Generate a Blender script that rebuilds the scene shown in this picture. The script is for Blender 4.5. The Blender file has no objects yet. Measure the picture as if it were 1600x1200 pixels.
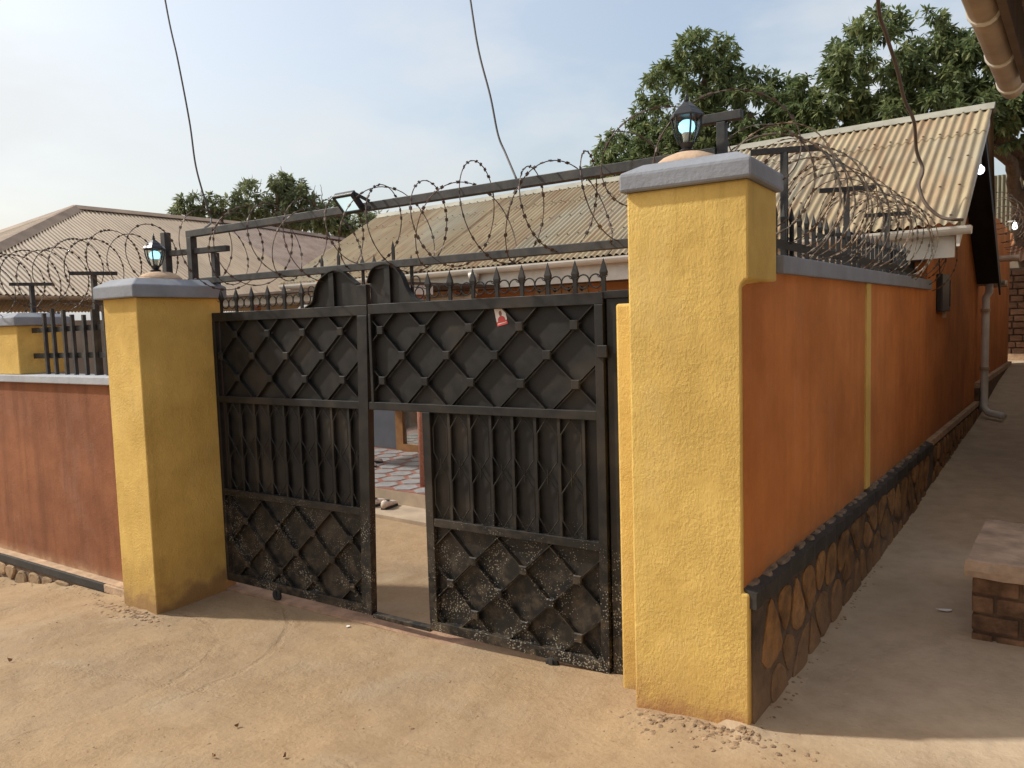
import bpy, math, random
import numpy as np
from mathutils import Vector, Matrix
random.seed(7); rng = np.random.default_rng(7)
S = bpy.context.scene
COL = S.collection
R_ = math.radians

# ------------------------------------------------------------------ camera
CAM = Vector((0.0, -3.6, 1.95))
yaw, pit, rol = R_(-33.197), R_(4.436), R_(-1.703)
fwd = Vector((math.sin(yaw)*math.cos(pit), math.cos(yaw)*math.cos(pit), -math.sin(pit)))
rt0 = Vector((math.cos(yaw), -math.sin(yaw), 0)); up0 = rt0.cross(fwd)
rt = math.cos(rol)*rt0 + math.sin(rol)*up0; up = -math.sin(rol)*rt0 + math.cos(rol)*up0
cd = bpy.data.cameras.new('camera'); cam = bpy.data.objects.new('camera', cd); COL.objects.link(cam)
cd.sensor_width = 36; cd.lens = 36*1199.3/1600; cd.clip_start = .05; cd.clip_end = 3000
M = Matrix((rt, up, -fwd)).transposed().to_4x4(); M.translation = CAM; cam.matrix_world = M
S.camera = cam

# ------------------------------------------------------------------ sky, sun, exposure
SUN_EL = R_(42); LAZ = R_(22)                     # light travels towards (+cos, +sin) of LAZ
wd = bpy.data.worlds.new('World'); S.world = wd; wd.use_nodes = True
wn = wd.node_tree; wn.nodes.clear()
def wnode(t, **k):
    n = wn.nodes.new(t)
    for a, b in k.items(): setattr(n, a, b)
    return n
sky = wnode('ShaderNodeTexSky', sky_type='NISHITA'); sky.sun_disc = False
sky.sun_elevation = SUN_EL; sky.sun_rotation = R_(248); sky.air_density = 1.3; sky.dust_density = 5.0; sky.ozone_density = 1.0
bg = wnode('ShaderNodeBackground'); bg.inputs[1].default_value = .135
wo = wnode('ShaderNodeOutputWorld')
tc = wnode('ShaderNodeTexCoord'); mp = wnode('ShaderNodeMapping'); mp.inputs['Scale'].default_value = (1, 1, 2.6)
nz = wnode('ShaderNodeTexNoise'); nz.inputs['Scale'].default_value = 2.1; nz.inputs['Detail'].default_value = 7; nz.inputs['Roughness'].default_value = .55
rp = wnode('ShaderNodeValToRGB'); rp.color_ramp.elements[0].position = .40; rp.color_ramp.elements[0].color = (.04, .04, .04, 1)
rp.color_ramp.elements[1].position = .62; rp.color_ramp.elements[1].color = (.78, .78, .78, 1)
mx = wnode('ShaderNodeMixRGB'); mx.inputs[2].default_value = (4.0, 4.10, 4.14, 1)
L = wn.links.new
L(tc.outputs['Generated'], mp.inputs[0]); L(mp.outputs[0], nz.inputs['Vector']); L(nz.outputs[0], rp.inputs[0])
# haze brightens towards the sun
dt = wnode('ShaderNodeVectorMath', operation='DOT_PRODUCT'); dt.inputs[1].default_value = (-math.cos(LAZ)*math.cos(SUN_EL), -math.sin(LAZ)*math.cos(SUN_EL), math.sin(SUN_EL))
hz = wnode('ShaderNodeMapRange'); hz.inputs['From Min'].default_value = -.1; hz.inputs['From Max'].default_value = .75; hz.inputs['To Min'].default_value = 0; hz.inputs['To Max'].default_value = .42
L(tc.outputs['Generated'], dt.inputs[0]); L(dt.outputs['Value'], hz.inputs[0])
mm = wnode('ShaderNodeMixRGB', blend_type='SCREEN'); mm.inputs[0].default_value = 1; L(rp.outputs[0], mm.inputs[1]); L(hz.outputs[0], mm.inputs[2])
L(mm.outputs[0], mx.inputs[0]); L(sky.outputs[0], mx.inputs[1]); L(mx.outputs[0], bg.inputs[0]); L(bg.outputs[0], wo.inputs[0])
sl = bpy.data.lights.new('sun', 'SUN'); sl.energy = 2.65; sl.angle = R_(2.2); sl.color = (1, .965, .88)
so = bpy.data.objects.new('sun', sl); COL.objects.link(so)
ld = Vector((math.cos(LAZ)*math.cos(SUN_EL), math.sin(LAZ)*math.cos(SUN_EL), -math.sin(SUN_EL)))
so.rotation_euler = ld.to_track_quat('-Z', 'Y').to_euler(); so.location = (-8, -6, 10)
V_ = S.view_settings; V_.view_transform = 'Standard'; V_.look = 'None'; V_.gamma = 1; V_.exposure = .62
S.render.engine = 'CYCLES'; S.cycles.max_bounces = 6

# ------------------------------------------------------------------ frames and pixel helper
def ray(px, py):
    d = (px-800)/1199.3*rt - (py-600)/1199.3*up + fwd
    return d.normalized()
def at(px, py, t): return CAM + t*ray(px, py)
al = R_(3.84)
AU = Vector((math.cos(al), -math.sin(al), 0)); AV = Vector((math.sin(al), math.cos(al), 0)); A0 = Vector((-.965, -.35, 0))
def AL(u, v, z=0.): return A0 + u*AU + v*AV + Vector((0, 0, z))       # alley frame: u to the right of the wall face, v along it
def ID(x, y, z=0.): return Vector((x, y, z))

# ------------------------------------------------------------------ materials
class NT:
    def __init__(s, name):
        s.m = bpy.data.materials.new(name); s.m.use_nodes = True; s.t = s.m.node_tree
        s.p = s.t.nodes['Principled BSDF']; s.out = s.t.nodes['Material Output']; s.geo = None
    def n(s, t, **k):
        q = s.t.nodes.new(t)
        for a, b in k.items(): setattr(q, a, b)
        return q
    def l(s, a, b): s.t.links.new(a, b)
    def pos(s, scale=(1, 1, 1), rotz=0):
        if s.geo is None: s.geo = s.n('ShaderNodeNewGeometry')
        m = s.n('ShaderNodeMapping'); m.inputs['Scale'].default_value = scale; m.inputs['Rotation'].default_value = (0, 0, rotz)
        s.l(s.geo.outputs['Position'], m.inputs[0]); return m.outputs[0]
    def noise(s, sc, det=5, rough=.55, scale=(1, 1, 1), dist=0):
        q = s.n('ShaderNodeTexNoise'); q.inputs['Scale'].default_value = sc; q.inputs['Detail'].default_value = det
        q.inputs['Roughness'].default_value = rough; q.inputs['Distortion'].default_value = dist
        s.l(s.pos(scale), q.inputs['Vector']); return q.outputs[0]
    def voro(s, sc, feature='F1', scale=(1, 1, 1), out=0):
        q = s.n('ShaderNodeTexVoronoi', feature=feature); q.inputs['Scale'].default_value = sc
        s.l(s.pos(scale), q.inputs['Vector']); return q.outputs[out]
    def ramp(s, x, stops):
        q = s.n('ShaderNodeValToRGB'); e = q.color_ramp.elements
        while len(e) < len(stops): e.new(.5)
        for i, (p, c) in enumerate(stops):
            e[i].position = p; e[i].color = (c, c, c, 1) if not hasattr(c, '__len__') else (*c, 1)
        s.l(x, q.inputs[0]); return q.outputs[0]
    def mix(s, f, a, b, mode='MIX'):
        q = s.n('ShaderNodeMixRGB', blend_type=mode)
        for i, x in enumerate((f, a, b)):
            if hasattr(x, 'links'): s.l(x, q.inputs[i])
            elif hasattr(x, '__len__'): q.inputs[i].default_value = (*x, 1)
            else: q.inputs[i].default_value = x if i == 0 else (x, x, x, 1)
        return q.outputs[0]
    def math(s, op, a, b=0, clamp=False):
        q = s.n('ShaderNodeMath', operation=op); q.use_clamp = clamp
        for i, x in enumerate((a, b)):
            if hasattr(x, 'links'): s.l(x, q.inputs[i])
            else: q.inputs[i].default_value = x
        return q.outputs[0]
    def sep(s):
        if s.geo is None: s.pos()
        q = s.n('ShaderNodeSeparateXYZ'); s.l(s.geo.outputs['Position'], q.inputs[0]); return q.outputs
    def objrand(s): return s.n('ShaderNodeObjectInfo').outputs['Random']
    def bump(s, h, strength=.4, dist=.01):
        q = s.n('ShaderNodeBump'); q.inputs['Strength'].default_value = strength; q.inputs['Distance'].default_value = dist
        s.l(h, q.inputs['Height'])
        if s.p.inputs['Normal'].links: s.l(s.p.inputs['Normal'].links[0].from_socket, q.inputs['Normal'])
        s.l(q.outputs[0], s.p.inputs['Normal'])
    def col(s, c):
        if hasattr(c, 'links'): s.l(c, s.p.inputs['Base Color'])
        else: s.p.inputs['Base Color'].default_value = (*c, 1)
    def rough(s, r):
        if hasattr(r, 'links'): s.l(r, s.p.inputs['Roughness'])
        else: s.p.inputs['Roughness'].default_value = r
MT = {}
def sc3(c, k): return tuple(min(1, x*k) for x in c)
def plain(name, c, rough=.7, var=.18, sc=6, bump=.25, bsc=80, metal=0, bd=.004, spread=0, dust=None):
    t = NT(name)
    b = t.mix(t.ramp(t.noise(sc), [(.3, 0.), (.7, 1.)]), sc3(c, 1-var), sc3(c, 1+var))
    if spread: b = t.mix(1, b, t.ramp(t.objrand(), [(0, 1-spread), (1, 1.)]), 'MULTIPLY')
    if dust:                                       # splashed soil clinging to the foot of the plinth
        h = t.math('ADD', t.sep()[2], t.math('MULTIPLY', t.math('SUBTRACT', t.noise(6, 6, .65), .5), .5))
        b = t.mix(t.ramp(t.math('DIVIDE', t.math('SUBTRACT', h, dust[0]), dust[1]), [(0., .8), (1., 0.)]), b, (.25, .165, .105))
    t.col(b); t.rough(rough); t.p.inputs['Metallic'].default_value = metal
    if bump: t.bump(t.noise(bsc, 4), bump, bd)
    MT[name] = t.m; return t

def stucco(name, c, c2, bs=1., streak=.25, dirt=(.30, .17, .08), base_z=.0, dirt_h=.25):
    t = NT(name)
    big = t.ramp(t.noise(1.7, 6, .65), [(.36, 0.), (.64, 1.)])
    col = t.mix(big, sc3(c, 1.06), sc3(c2, .9))
    fade = t.ramp(t.noise(3.3, 7, .7, (1, 1, .5)), [(.54, 0.), (.70, 1.)])
    col = t.mix(t.math('MULTIPLY', fade, .30), col, tuple(min(1, x*.75+.10) for x in c))
    st = t.ramp(t.noise(9, 5, .6, (1, 1, .07)), [(.42, 0.), (.72, 1.)])
    col = t.mix(t.math('MULTIPLY', st, streak), col, sc3(c2, .55))
    spots = t.ramp(t.noise(55, 3, .6, (1, 1, .35)), [(.68, 0.), (.76, 1.)])
    col = t.mix(t.math('MULTIPLY', spots, .35), col, sc3(c2, .42))
    z = t.sep()[2]
    h = t.math('ADD', z, t.math('MULTIPLY', t.math('SUBTRACT', t.noise(7, 5), .5), dirt_h*1.4))
    dm = t.ramp(t.math('DIVIDE', t.math('SUBTRACT', h, base_z), dirt_h), [(0., .85), (.35, .28), (1., 0.)])
    col = t.mix(dm, col, dirt)
    t.col(col); t.rough(.88)
    t.p.inputs['Specular IOR Level'].default_value = .25
    patch = t.ramp(t.noise(4.5, 4, .6), [(.38, .25), (.62, 1.)])
    t.bump(t.math('MULTIPLY', patch, t.ramp(t.noise(75, 5, .68, (1, 1, .75), .1), [(.32, 0.), (.68, 1.)])), .48*bs, .0045)
    trw = t.ramp(t.noise(11, 6, .7, (1, 1, .6), .5), [(.55, 0.), (.60, 1.), (.64, 0.)])
    t.bump(t.math('MULTIPLY', trw, t.ramp(t.noise(2.6, 3), [(.48, 0.), (.6, 1.)])), .28*bs, .004)
    drip = t.math('MULTIPLY', t.ramp(t.noise(16, 4, .6, (1, 1, .03)), [(.56, 0.), (.66, 1.)]), t.ramp(t.noise(1.3, 3), [(.45, 0.), (.65, 1.)]))
    t.col(t.mix(t.math('MULTIPLY', drip, .22), col, sc3(c2, .5)))
    t.bump(t.noise(9, 4, .6), .22*bs, .012)
    t.bump(t.noise(150, 3, .65, (1, 1, .35)), .5*bs, .0035)
    t.bump(t.ramp(t.voro(5.5, 'DISTANCE_TO_EDGE'), [(0., 0.), (.03, 1.)]), .12*bs, .002)
    MT[name] = t.m; return t
stucco('yellow_stucco', (.715, .475, .138), (.64, .405, .108), 1.25, .16, base_z=.04, dirt_h=.38)
stucco('yellow_stucco_worn', (.715, .49, .146), (.645, .425, .118), 1.25, .16, dirt=(.36, .17, .075), base_z=.10, dirt_h=.36)
stucco('brown_stucco_sunlit', (.310, .122, .056), (.250, .093, .042), 1.0, .55, dirt=(.45, .28, .16), base_z=.05, dirt_h=.10)  # same paint as the alley wall, its sunlit look put into the colour
stucco('orange_stucco_shaded', (.585, .21, .060), (.50, .172, .048), .8, .22, dirt=(.34, .16, .07), base_z=.75, dirt_h=.25)  # same wall paint again, its look in alley shade put into the colour
plain('grey_paint', (.225, .232, .255), .8, .14, 5, .5, 45, bd=.006)
plain('grey_paint_light', (.36, .365, .385), .8, .14, 5, .45, 45, bd=.006)
def mound_mat():
    t = plain('mortar', (.50, .34, .22), .9, .25, 9, .6, 40, bd=.008)
mound_mat()

def SOFT(t, d, thr): return t.math('MULTIPLY', t.math('SUBTRACT', thr, d), 9., True)
def black_metal():
    t = NT('black_metal')
    z = t.sep()[2]
    n1 = t.noise(3.5, 6, .6); n2 = t.noise(14, 5, .65)
    c = t.mix(t.ramp(n1, [(.35, 0.), (.7, 1.)]), (.009, .0085, .0085), (.017, .015, .013))
    dust = t.ramp(n2, [(.45, 0.), (.75, 1.)])
    lowm = t.ramp(z, [(.0, .9), (.55, .55), (.85, .15), (1.0, .10)])
    c = t.mix(t.math('MULTIPLY', dust, lowm), c, (.12, .085, .05))
    rub_sheen = t.ramp(t.noise(1.9, 3), [(.52, 0.), (.7, 1.)])
    c = t.mix(t.math('MULTIPLY', rub_sheen, .38), c, (.085, .064, .045))  # rub marks, lightened to paint soft highlights on the panels
    scr = t.ramp(t.noise(20, 6, .8, (1, 1, .25)), [(.66, 0.), (.72, 1.)])
    c = t.mix(t.math('MULTIPLY', scr, .35), c, (.13, .105, .08))
    # paint and mortar splashes: denser low on the gate
    d1 = t.voro(78); d2 = t.voro(31)
    thr = t.ramp(t.noise(5, 3), [(.36, .15), (.60, 1.)])
    s1 = SOFT(t, d1, t.math('MULTIPLY', t.math('MULTIPLY', thr, .40), t.ramp(z, [(.0, 1.), (.62, .85), (1., .18)])))
    s2 = SOFT(t, d2, t.math('MULTIPLY', t.math('MULTIPLY', thr, .22), t.ramp(z, [(.0, 1.), (.62, .7), (1., .05)])))
    c = t.mix(t.math('MULTIPLY', t.math('MAXIMUM', s1, s2), .62), c, (.42, .37, .29))
    t.col(c); t.rough(t.ramp(n2, [(.3, .40), (.7, .66)])); t.p.inputs['Specular IOR Level'].default_value = .32
    t.bump(t.noise(30, 4), .12, .003)
    MT['black_metal'] = t.m
black_metal()
def bar_metal():
    t = NT('bar_metal')
    n = t.noise(8, 6, .65, (1, 1, 1))
    c = t.mix(t.ramp(n, [(.4, 0.), (.68, 1.)]), (.014, .014, .015), (.055, .047, .038))
    t.col(c); t.rough(.58); t.bump(t.noise(50, 4), .2, .003); MT['bar_metal'] = t.m
bar_metal()
plain('iron_black', (.010, .0095, .009), .6, .35, 12, .2, 60)
plain('vent_clay', (.42, .28, .165), .9, .25, 12, .5, 60)
plain('lantern_black', (.015, .015, .017), .38, .2, 20, .1, 60)
plain('brush_black', (.030, .026, .022), .75, .35, 7, .5, 60)
def wire_mat(name, a, b):
    t = NT(name); t.col(t.mix(t.ramp(t.noise(4, 4), [(.4, 0.), (.62, 1.)]), a, b)); t.rough(.55); t.p.inputs['Metallic'].default_value = .35; MT[name] = t.m
wire_mat('razor_rust', (.055, .033, .022), (.11, .075, .055))
wire_mat('razor_zinc', (.115, .098, .078), (.17, .105, .058))
def roof_mat(name, base, rust, rust_lo, rust_hi, green=0., sl=(1, 1, 1)):
    t = NT(name)
    v = t.n('ShaderNodeVectorRotate'); v.rotation_type = 'Z_AXIS'; v.inputs['Angle'].default_value = al
    if t.geo is None: t.geo = t.n('ShaderNodeNewGeometry')
    t.l(t.geo.outputs['Position'], v.inputs['Vector'])
    def nz(s_, scale, det=5):
        m = t.n('ShaderNodeMapping'); m.inputs['Scale'].default_value = scale; t.l(v.outputs[0], m.inputs[0])
        q = t.n('ShaderNodeTexNoise'); q.inputs['Scale'].default_value = s_; q.inputs['Detail'].default_value = det; q.inputs['Roughness'].default_value = .6
        t.l(m.outputs[0], q.inputs['Vector']); return q.outputs[0]
    c = t.mix(t.ramp(nz(1.3, (1, 1, 1)), [(.35, 0.), (.68, 1.)]), base, sc3(base, .78))
    c = t.mix(t.math('MULTIPLY', t.ramp(nz(3.2, sl), [(rust_lo, 0.), (rust_hi, 1.)]), .9), c, rust)
    c = t.mix(t.math('MULTIPLY', t.ramp(nz(9, sl), [(.5, 0.), (.72, 1.)]), .35), c, sc3(rust, .6))
    if green: c = t.mix(t.math('MULTIPLY', t.ramp(nz(.8, (1, .4, 1), 3), [(.52, 0.), (.66, 1.)]), green), c, (.36, .44, .42))
    c = t.mix(1, c, t.ramp(t.objrand(), [(0, .86), (1, 1.)]), 'MULTIPLY')
    t.col(c); t.rough(.62); t.p.inputs['Metallic'].default_value = .0
    t.bump(nz(40, (1, 1, 1)), .12, .003); MT[name] = t.m
roof_mat('roof_cream', (.43, .335, .195), (.30, .17, .08), .45, .70, .22, (3.5, .28, .28))
roof_mat('roof_grey', (.335, .240, .148), (.23, .14, .078), .48, .72, 0, (.3, 3, .3))
roof_mat('roof_rusty', (.24, .165, .125), (.14, .075, .05), .42, .65, 0, (1, 1, 1))
roof_mat('roof_orange', (.42, .18, .07), (.28, .10, .04), .45, .65, 0, (1, 1, 1))
roof_mat('roof_green', (.34, .32, .22), (.25, .17, .09), .5, .7, 0, (1, 1, .3))
plain('ridge_metal', (.29, .27, .21), .6, .2, 5, .2)
plain('ridge_brown', (.27, .185, .125), .7, .25, 4, .2)
plain('pvc_white', (.68, .64, .56), .45, .12, 4, .1)
plain('pvc_dirty', (.42, .31, .21), .6, .3, 5, .2)
plain('fascia_white', (.62, .58, .50), .6, .15, 6, .2)
plain('wood_raw', (.46, .30, .17), .75, .25, 7, .3)
plain('wood_dark', (.085, .055, .038), .8, .35, 6, .4)
plain('barge_black', (.012, .011, .011), .6, .2, 6, .2)
plain('pink_column', (.42, .19, .13), .8, .25, 40, .5, 90, bd=.006)
plain('house_wall', (.50, .22, .085), .85, .12, 4, .35, 60)
plain('dark_wall', (.075, .08, .095), .7, .15, 4, .2)
plain('inner_dark', (.03, .028, .026), .9, .1, 4, 0)
plain('neigh_wall', (.34, .27, .20), .9, .2, 2, .4, 50)
plain('door_wood', (.24, .115, .042), .4, .2, 8, .1)
plain('concrete', (.40, .31, .22), .9, .2, 4, .5, 50, bd=.006)
plain('crumbs', (.20, .145, .10), .95, .5, 14, .8, 30, bd=.01)
plain('slab', (.42, .30, .21), .92, .35, 7, .8, 30, bd=.012)
plain('mortar_dark', (.15, .095, .06), .95, .45, 9, .8, 40, bd=.01)
plain('brick_raw', (.215, .118, .066), .95, .6, 9, 1., 30, bd=.018, spread=.4)
plain('brick_wall', (.25, .13, .075), .92, .3, 9, .8, 40, bd=.01, spread=.45)
plain('rock', (.24, .17, .11), .95, .35, 8, .9, 25, bd=.015, spread=.3)
plain('stone_paint', (.31, .158, .056), .9, .5, 9, .9, 40, bd=.014, spread=.5, dust=(.18, .32))
plain('plinth_mortar', (.075, .052, .038), .95, .5, 9, .9, 35, bd=.012, dust=(.18, .32))
plain('stone_paint_dusty', (.36, .235, .125), .9, .3, 8, .7, 40, bd=.01, spread=.35)
plain('ledge_dust', (.44, .30, .19), .95, .3, 10, .8, 40, bd=.01)
plain('cable', (.05, .042, .036), .6, .2, 6, 0)
plain('cable_brown', (.10, .066, .045), .7, .25, 6, 0)
plain('meter_black', (.014, .014, .015), .4, .2, 8, .05)
plain('paper', (.78, .76, .72), .8, .06, 20, .2)
plain('dry_leaf', (.20, .10, .045), .85, .3, 30, .2)
plain('pebble', (.30, .20, .118), .95, .6, 26, .4, 90)
plain('shoe_light', (.62, .52, .44), .7, .15, 20, .2)
plain('shoe_dark', (.03, .028, .03), .7, .2, 20, .2)
plain('tile_blue', (.30, .30, .30), .35, .2, 14, .05)
plain('tile_red', (.28, .13, .10), .4, .2, 14, .05)
plain('grout', (.45, .36, .30), .7, .15, 14, .1)
plain('bark', (.13, .085, .055), .95, .35, 9, 1., 25, bd=.02)
plain('bark_cut', (.45, .20, .08), .9, .2, 9, .3)
plain('rubber', (.018, .017, .016), .8, .2, 10, .2)
plain('card_white', (.72, .66, .62), .6, .05, 20, 0)
plain('card_red', (.55, .07, .06), .6, .08, 20, 0)
plain('card_skin', (.22, .09, .06), .6, .08, 20, 0)
def emit(name, c, s):
    t = NT(name); t.col((.45, .5, .5)); t.p.inputs['Emission Color'].default_value = (*c, 1); t.p.inputs['Emission Strength'].default_value = s; MT[name] = t.m
emit('bulb_lit', (.36, .80, 1.), 1.0)
emit('flood_lit', (.70, .95, 1.), .50)
emit('bulb_white', (.9, .95, 1.), 2.0)
t = NT('glass'); t.col((.93, .97, .96)); t.rough(.03); t.p.inputs['Transmission Weight'].default_value = 1; t.p.inputs['IOR'].default_value = 1.05; t.p.inputs['Specular IOR Level'].default_value = 1.; MT['glass'] = t.m
t = NT('door_glass'); t.col((.55, .56, .52)); t.rough(.04); t.p.inputs['Metallic'].default_value = .85; MT['door_glass'] = t.m
def leaf_mat(name, c1, c2):
    t = NT(name); n = t.n('ShaderNodeAttribute'); n.attribute_name = 'lv'
    c = t.ramp(n.outputs['Fac'], [(0., sc3(c1, .7)), (.5, c1), (1., c2)])
    t.col(c); t.rough(.5); t.p.inputs['Specular IOR Level'].default_value = .35
    tr = t.n('ShaderNodeBsdfTranslucent'); t.l(c, tr.inputs[0]); ms = t.n('ShaderNodeMixShader'); ms.inputs[0].default_value = .42
    t.l(t.p.outputs[0], ms.inputs[1]); t.l(tr.outputs[0], ms.inputs[2]); t.l(ms.outputs[0], t.out.inputs[0]); MT[name] = t.m
leaf_mat('mango_leaf', (.135, .18, .072), (.34, .36, .15))
leaf_mat('far_leaf', (.16, .19, .095), (.30, .31, .15))
ARCS = ((-2.555, -2.826, 1.40, .030), (-2.555, -2.826, 1.455, .02), (-4.826, -1.478, 1.0, .03), (-4.9, -1.2, 1.28, .03), (-2.0, -12.5, 11.4, .05))
def ground_mat():
    t = NT('dirt')
    n1 = t.noise(.9, 6, .6); n2 = t.noise(6, 6, .65); n3 = t.noise(45, 4, .6)
    c = t.mix(t.ramp(n1, [(.35, 0.), (.68, 1.)]), (.385, .264, .152), (.315, .228, .145))
    c = t.mix(t.math('MULTIPLY', t.ramp(n2, [(.45, 0.), (.72, 1.)]), .55), c, (.285, .185, .102))
    c = t.mix(t.math('MULTIPLY', t.ramp(n3, [(.5, 0.), (.75, 1.)]), .4), c, (.22, .145, .085))
    c = t.mix(t.math('MULTIPLY', t.ramp(t.noise(23, 5, .7, (1, 1, 1), .8), [(.62, 0.), (.70, 1.)]), .28), c, (.20, .135, .08))
    # the alley is trodden cement-grey earth
    x, y, z = t.sep()
    ua = t.math('ADD', t.math('MULTIPLY', t.math('ADD', x, .965), math.cos(al)), t.math('MULTIPLY', t.math('ADD', y, .35), -math.sin(al)))
    wob = t.math('MULTIPLY', t.math('SUBTRACT', t.noise(2.2, 4), .5), .9)
    am = t.math('MULTIPLY', t.ramp(t.math('ADD', t.math('ADD', ua, .25), wob), [(0., 0.), (.35, 1.)]), t.ramp(t.math('ADD', t.math('ADD', y, .7), wob), [(0., 0.), (.8, 1.)]))
    grey = t.mix(t.ramp(n2, [(.35, 0.), (.7, 1.)]), (.54, .425, .30), (.43, .33, .23))
    c = t.mix(am, c, grey)
    # cement washed in front of the pillars
    cm = t.ramp(t.noise(1.7, 5), [(.56, 0.), (.70, 1.)])
    c = t.mix(t.math('MULTIPLY', cm, .45), c, (.40, .32, .225))
    t.col(c); t.rough(.95); t.p.inputs['Specular IOR Level'].default_value = .15
    t.bump(t.noise(2.5, 6, .65), .35, .06)
    grit = t.ramp(t.noise(1.4, 4, .6), [(.42, .12), (.62, 1.)])
    t.bump(t.math('MULTIPLY', grit, n3), .5, .011)
    t.bump(t.math('MULTIPLY', t.ramp(t.noise(1.1, 3), [(.4, .15), (.6, 1.)]), t.ramp(t.noise(8, 9, .74), [(.35, 0.), (.75, 1.)])), .5, .02)
    t.bump(t.math('MULTIPLY', t.ramp(t.voro(60), [(0., 0.), (.16, 1.)]), t.ramp(t.noise(3.1, 3), [(.5, 1.), (.62, .0)])), .25, .006)
    # tyre marks: arcs pressed into the dust
    for cx, cy, r, w in ARCS:
        dx = t.math('SUBTRACT', x, cx); dy = t.math('SUBTRACT', y, cy)
        d = t.math('SQRT', t.math('ADD', t.math('MULTIPLY', dx, dx), t.math('MULTIPLY', dy, dy)))
        d = t.math('ABSOLUTE', t.math('SUBTRACT', d, t.math('ADD', r, t.math('MULTIPLY', t.math('SUBTRACT', n2, .5), .1))))
        k = t.ramp(t.math('DIVIDE', d, w), [(0., 0.), (.55, .35), (.9, 1.)])
        brk = t.ramp(n1, [(.42, 0.), (.58, 1.)])
        tread = t.ramp(t.noise(38, 2), [(.4, 0.), (.6, 1.)])
        t.bump(t.mix(brk, 1., t.mix(.5, k, t.mix(1, k, tread, 'LIGHTEN'))), .42, .015)
    MT['dirt'] = t.m
ground_mat()
plain('threshold', (.33, .20, .125), .95, .35, 8, .8, 35, bd=.01)

# ------------------------------------------------------------------ mesh builder
class MB:
    def __init__(s): s.v = []; s.f = []
    def add(s, vs, fs):
        o = len(s.v); s.v += [Vector(p) for p in vs]; s.f += [[i+o for i in f] for f in fs]; return s
    def box(s, xr, yr, zr, f=ID):
        vs = [f(x, y, z) for z in zr for y in yr for x in xr]
        return s.add(vs, [(0, 2, 3, 1), (4, 5, 7, 6), (0, 1, 5, 4), (2, 6, 7, 3), (0, 4, 6, 2), (1, 3, 7, 5)])
    def bar(s, p, q, w, h, up=(0, 0, 1)):                   # rectangular bar between two points
        p, q, up = Vector(p), Vector(q), Vector(up); d = (q-p).normalized()
        a = d.cross(up)
        if a.length < 1e-4: a = d.cross(Vector((0, 1, 0)))
        a.normalize(); b = a.cross(d)
        vs = [c + sx*a*w/2 + sy*b*h/2 for c in (p, q) for sx, sy in ((-1, -1), (1, -1), (1, 1), (-1, 1))]
        return s.add(vs, [(0, 3, 2, 1), (4, 5, 6, 7), (0, 1, 5, 4), (1, 2, 6, 5), (2, 3, 7, 6), (3, 0, 4, 7)])
    def tube(s, pts, r, n=8, closed=False, cap=True):
        pts = [Vector(p) for p in pts]; N = len(pts); rs = r if hasattr(r, '__len__') else [r]*N
        o = len(s.v); a = None
        for i, p in enumerate(pts):
            d = (pts[(i+1) % N] if closed or i < N-1 else p) - (pts[i-1] if closed or i > 0 else p)
            d.normalize()
            if a is None:
                a = d.cross(Vector((0, 0, 1)))
                if a.length < .05: a = d.cross(Vector((1, 0, 0)))
            a = (a - d*a.dot(d)).normalized(); b = d.cross(a)
            for k in range(n):
                t = 2*math.pi*k/n; s.v.append(p + rs[i]*(math.cos(t)*a + math.sin(t)*b))
        for i in range(N if closed else N-1):
            j = (i+1) % N
            for k in range(n):
                k2 = (k+1) % n; s.f.append([o+i*n+k, o+i*n+k2, o+j*n+k2, o+j*n+k])
        if cap and not closed:
            s.f.append([o+k for k in range(n)][::-1]); s.f.append([o+(N-1)*n+k for k in range(n)])
        return s
    def lathe(s, prof, c, n=12, f=None, rot=0):             # profile [(r,z)] round a vertical axis at c
        c = Vector(c); o = len(s.v)
        for r, z in prof:
            for k in range(n):
                t = 2*math.pi*(k+rot)/n; s.v.append(c + Vector((r*math.cos(t), r*math.sin(t), z)))
        for i in range(len(prof)-1):
            for k in range(n):
                k2 = (k+1) % n; s.f.append([o+i*n+k, o+i*n+k2, o+(i+1)*n+k2, o+(i+1)*n+k])
        s.f.append([o+k for k in range(n)][::-1]); s.f.append([o+(len(prof)-1)*n+k for k in range(n)])
        return s
    def prism(s, poly, org, ax, ay, dep):                   # polygon in the ax/ay plane, pushed along dep
        org, ax, ay, dep = map(Vector, (org, ax, ay, dep)); n = len(poly)
        vs = [org + ax*x + ay*y for x, y in poly]; vs += [p+dep for p in vs]
        return s.add(vs, [list(range(n))[::-1], list(range(n, 2*n))] + [(i, (i+1) % n, n+(i+1) % n, n+i) for i in range(n)])
    def build(s, name, mat, parent=None, smooth=False, bev=0, org=None):
        o0 = org if org is not None else (Vector(parent['_o']) if parent is not None else Vector((0, 0, 0)))
        me = bpy.data.meshes.new(name); me.from_pydata([tuple(p-o0) for p in s.v], [], s.f); me.update()
        me.materials.append(MT[mat])
        if smooth: me.polygons.foreach_set('use_smooth', [True]*len(me.polygons))
        o = bpy.data.objects.new(name, me); COL.objects.link(o)
        if parent is not None: o.parent = parent
        else: o.location = o0
        o['_o'] = tuple(o0)
        if bev:
            m = o.modifiers.new('bevel', 'BEVEL'); m.width = bev; m.segments = 2; m.limit_method = 'ANGLE'; m.angle_limit = R_(40)
        if smooth and not bev:
            pass
        return o
def tag(o, label, cat, group=None):
    o['label'] = label; o['category'] = cat
    if group: o['group'] = group
    return o
def thing(name, loc, label, cat, group=None):
    o = bpy.data.objects.new(name, None); COL.objects.link(o); o.location = loc; o.empty_display_size = .1; o['_o'] = tuple(loc)
    return tag(o, label, cat, group)
def struct(o): o['kind'] = 'structure'; return o
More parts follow.
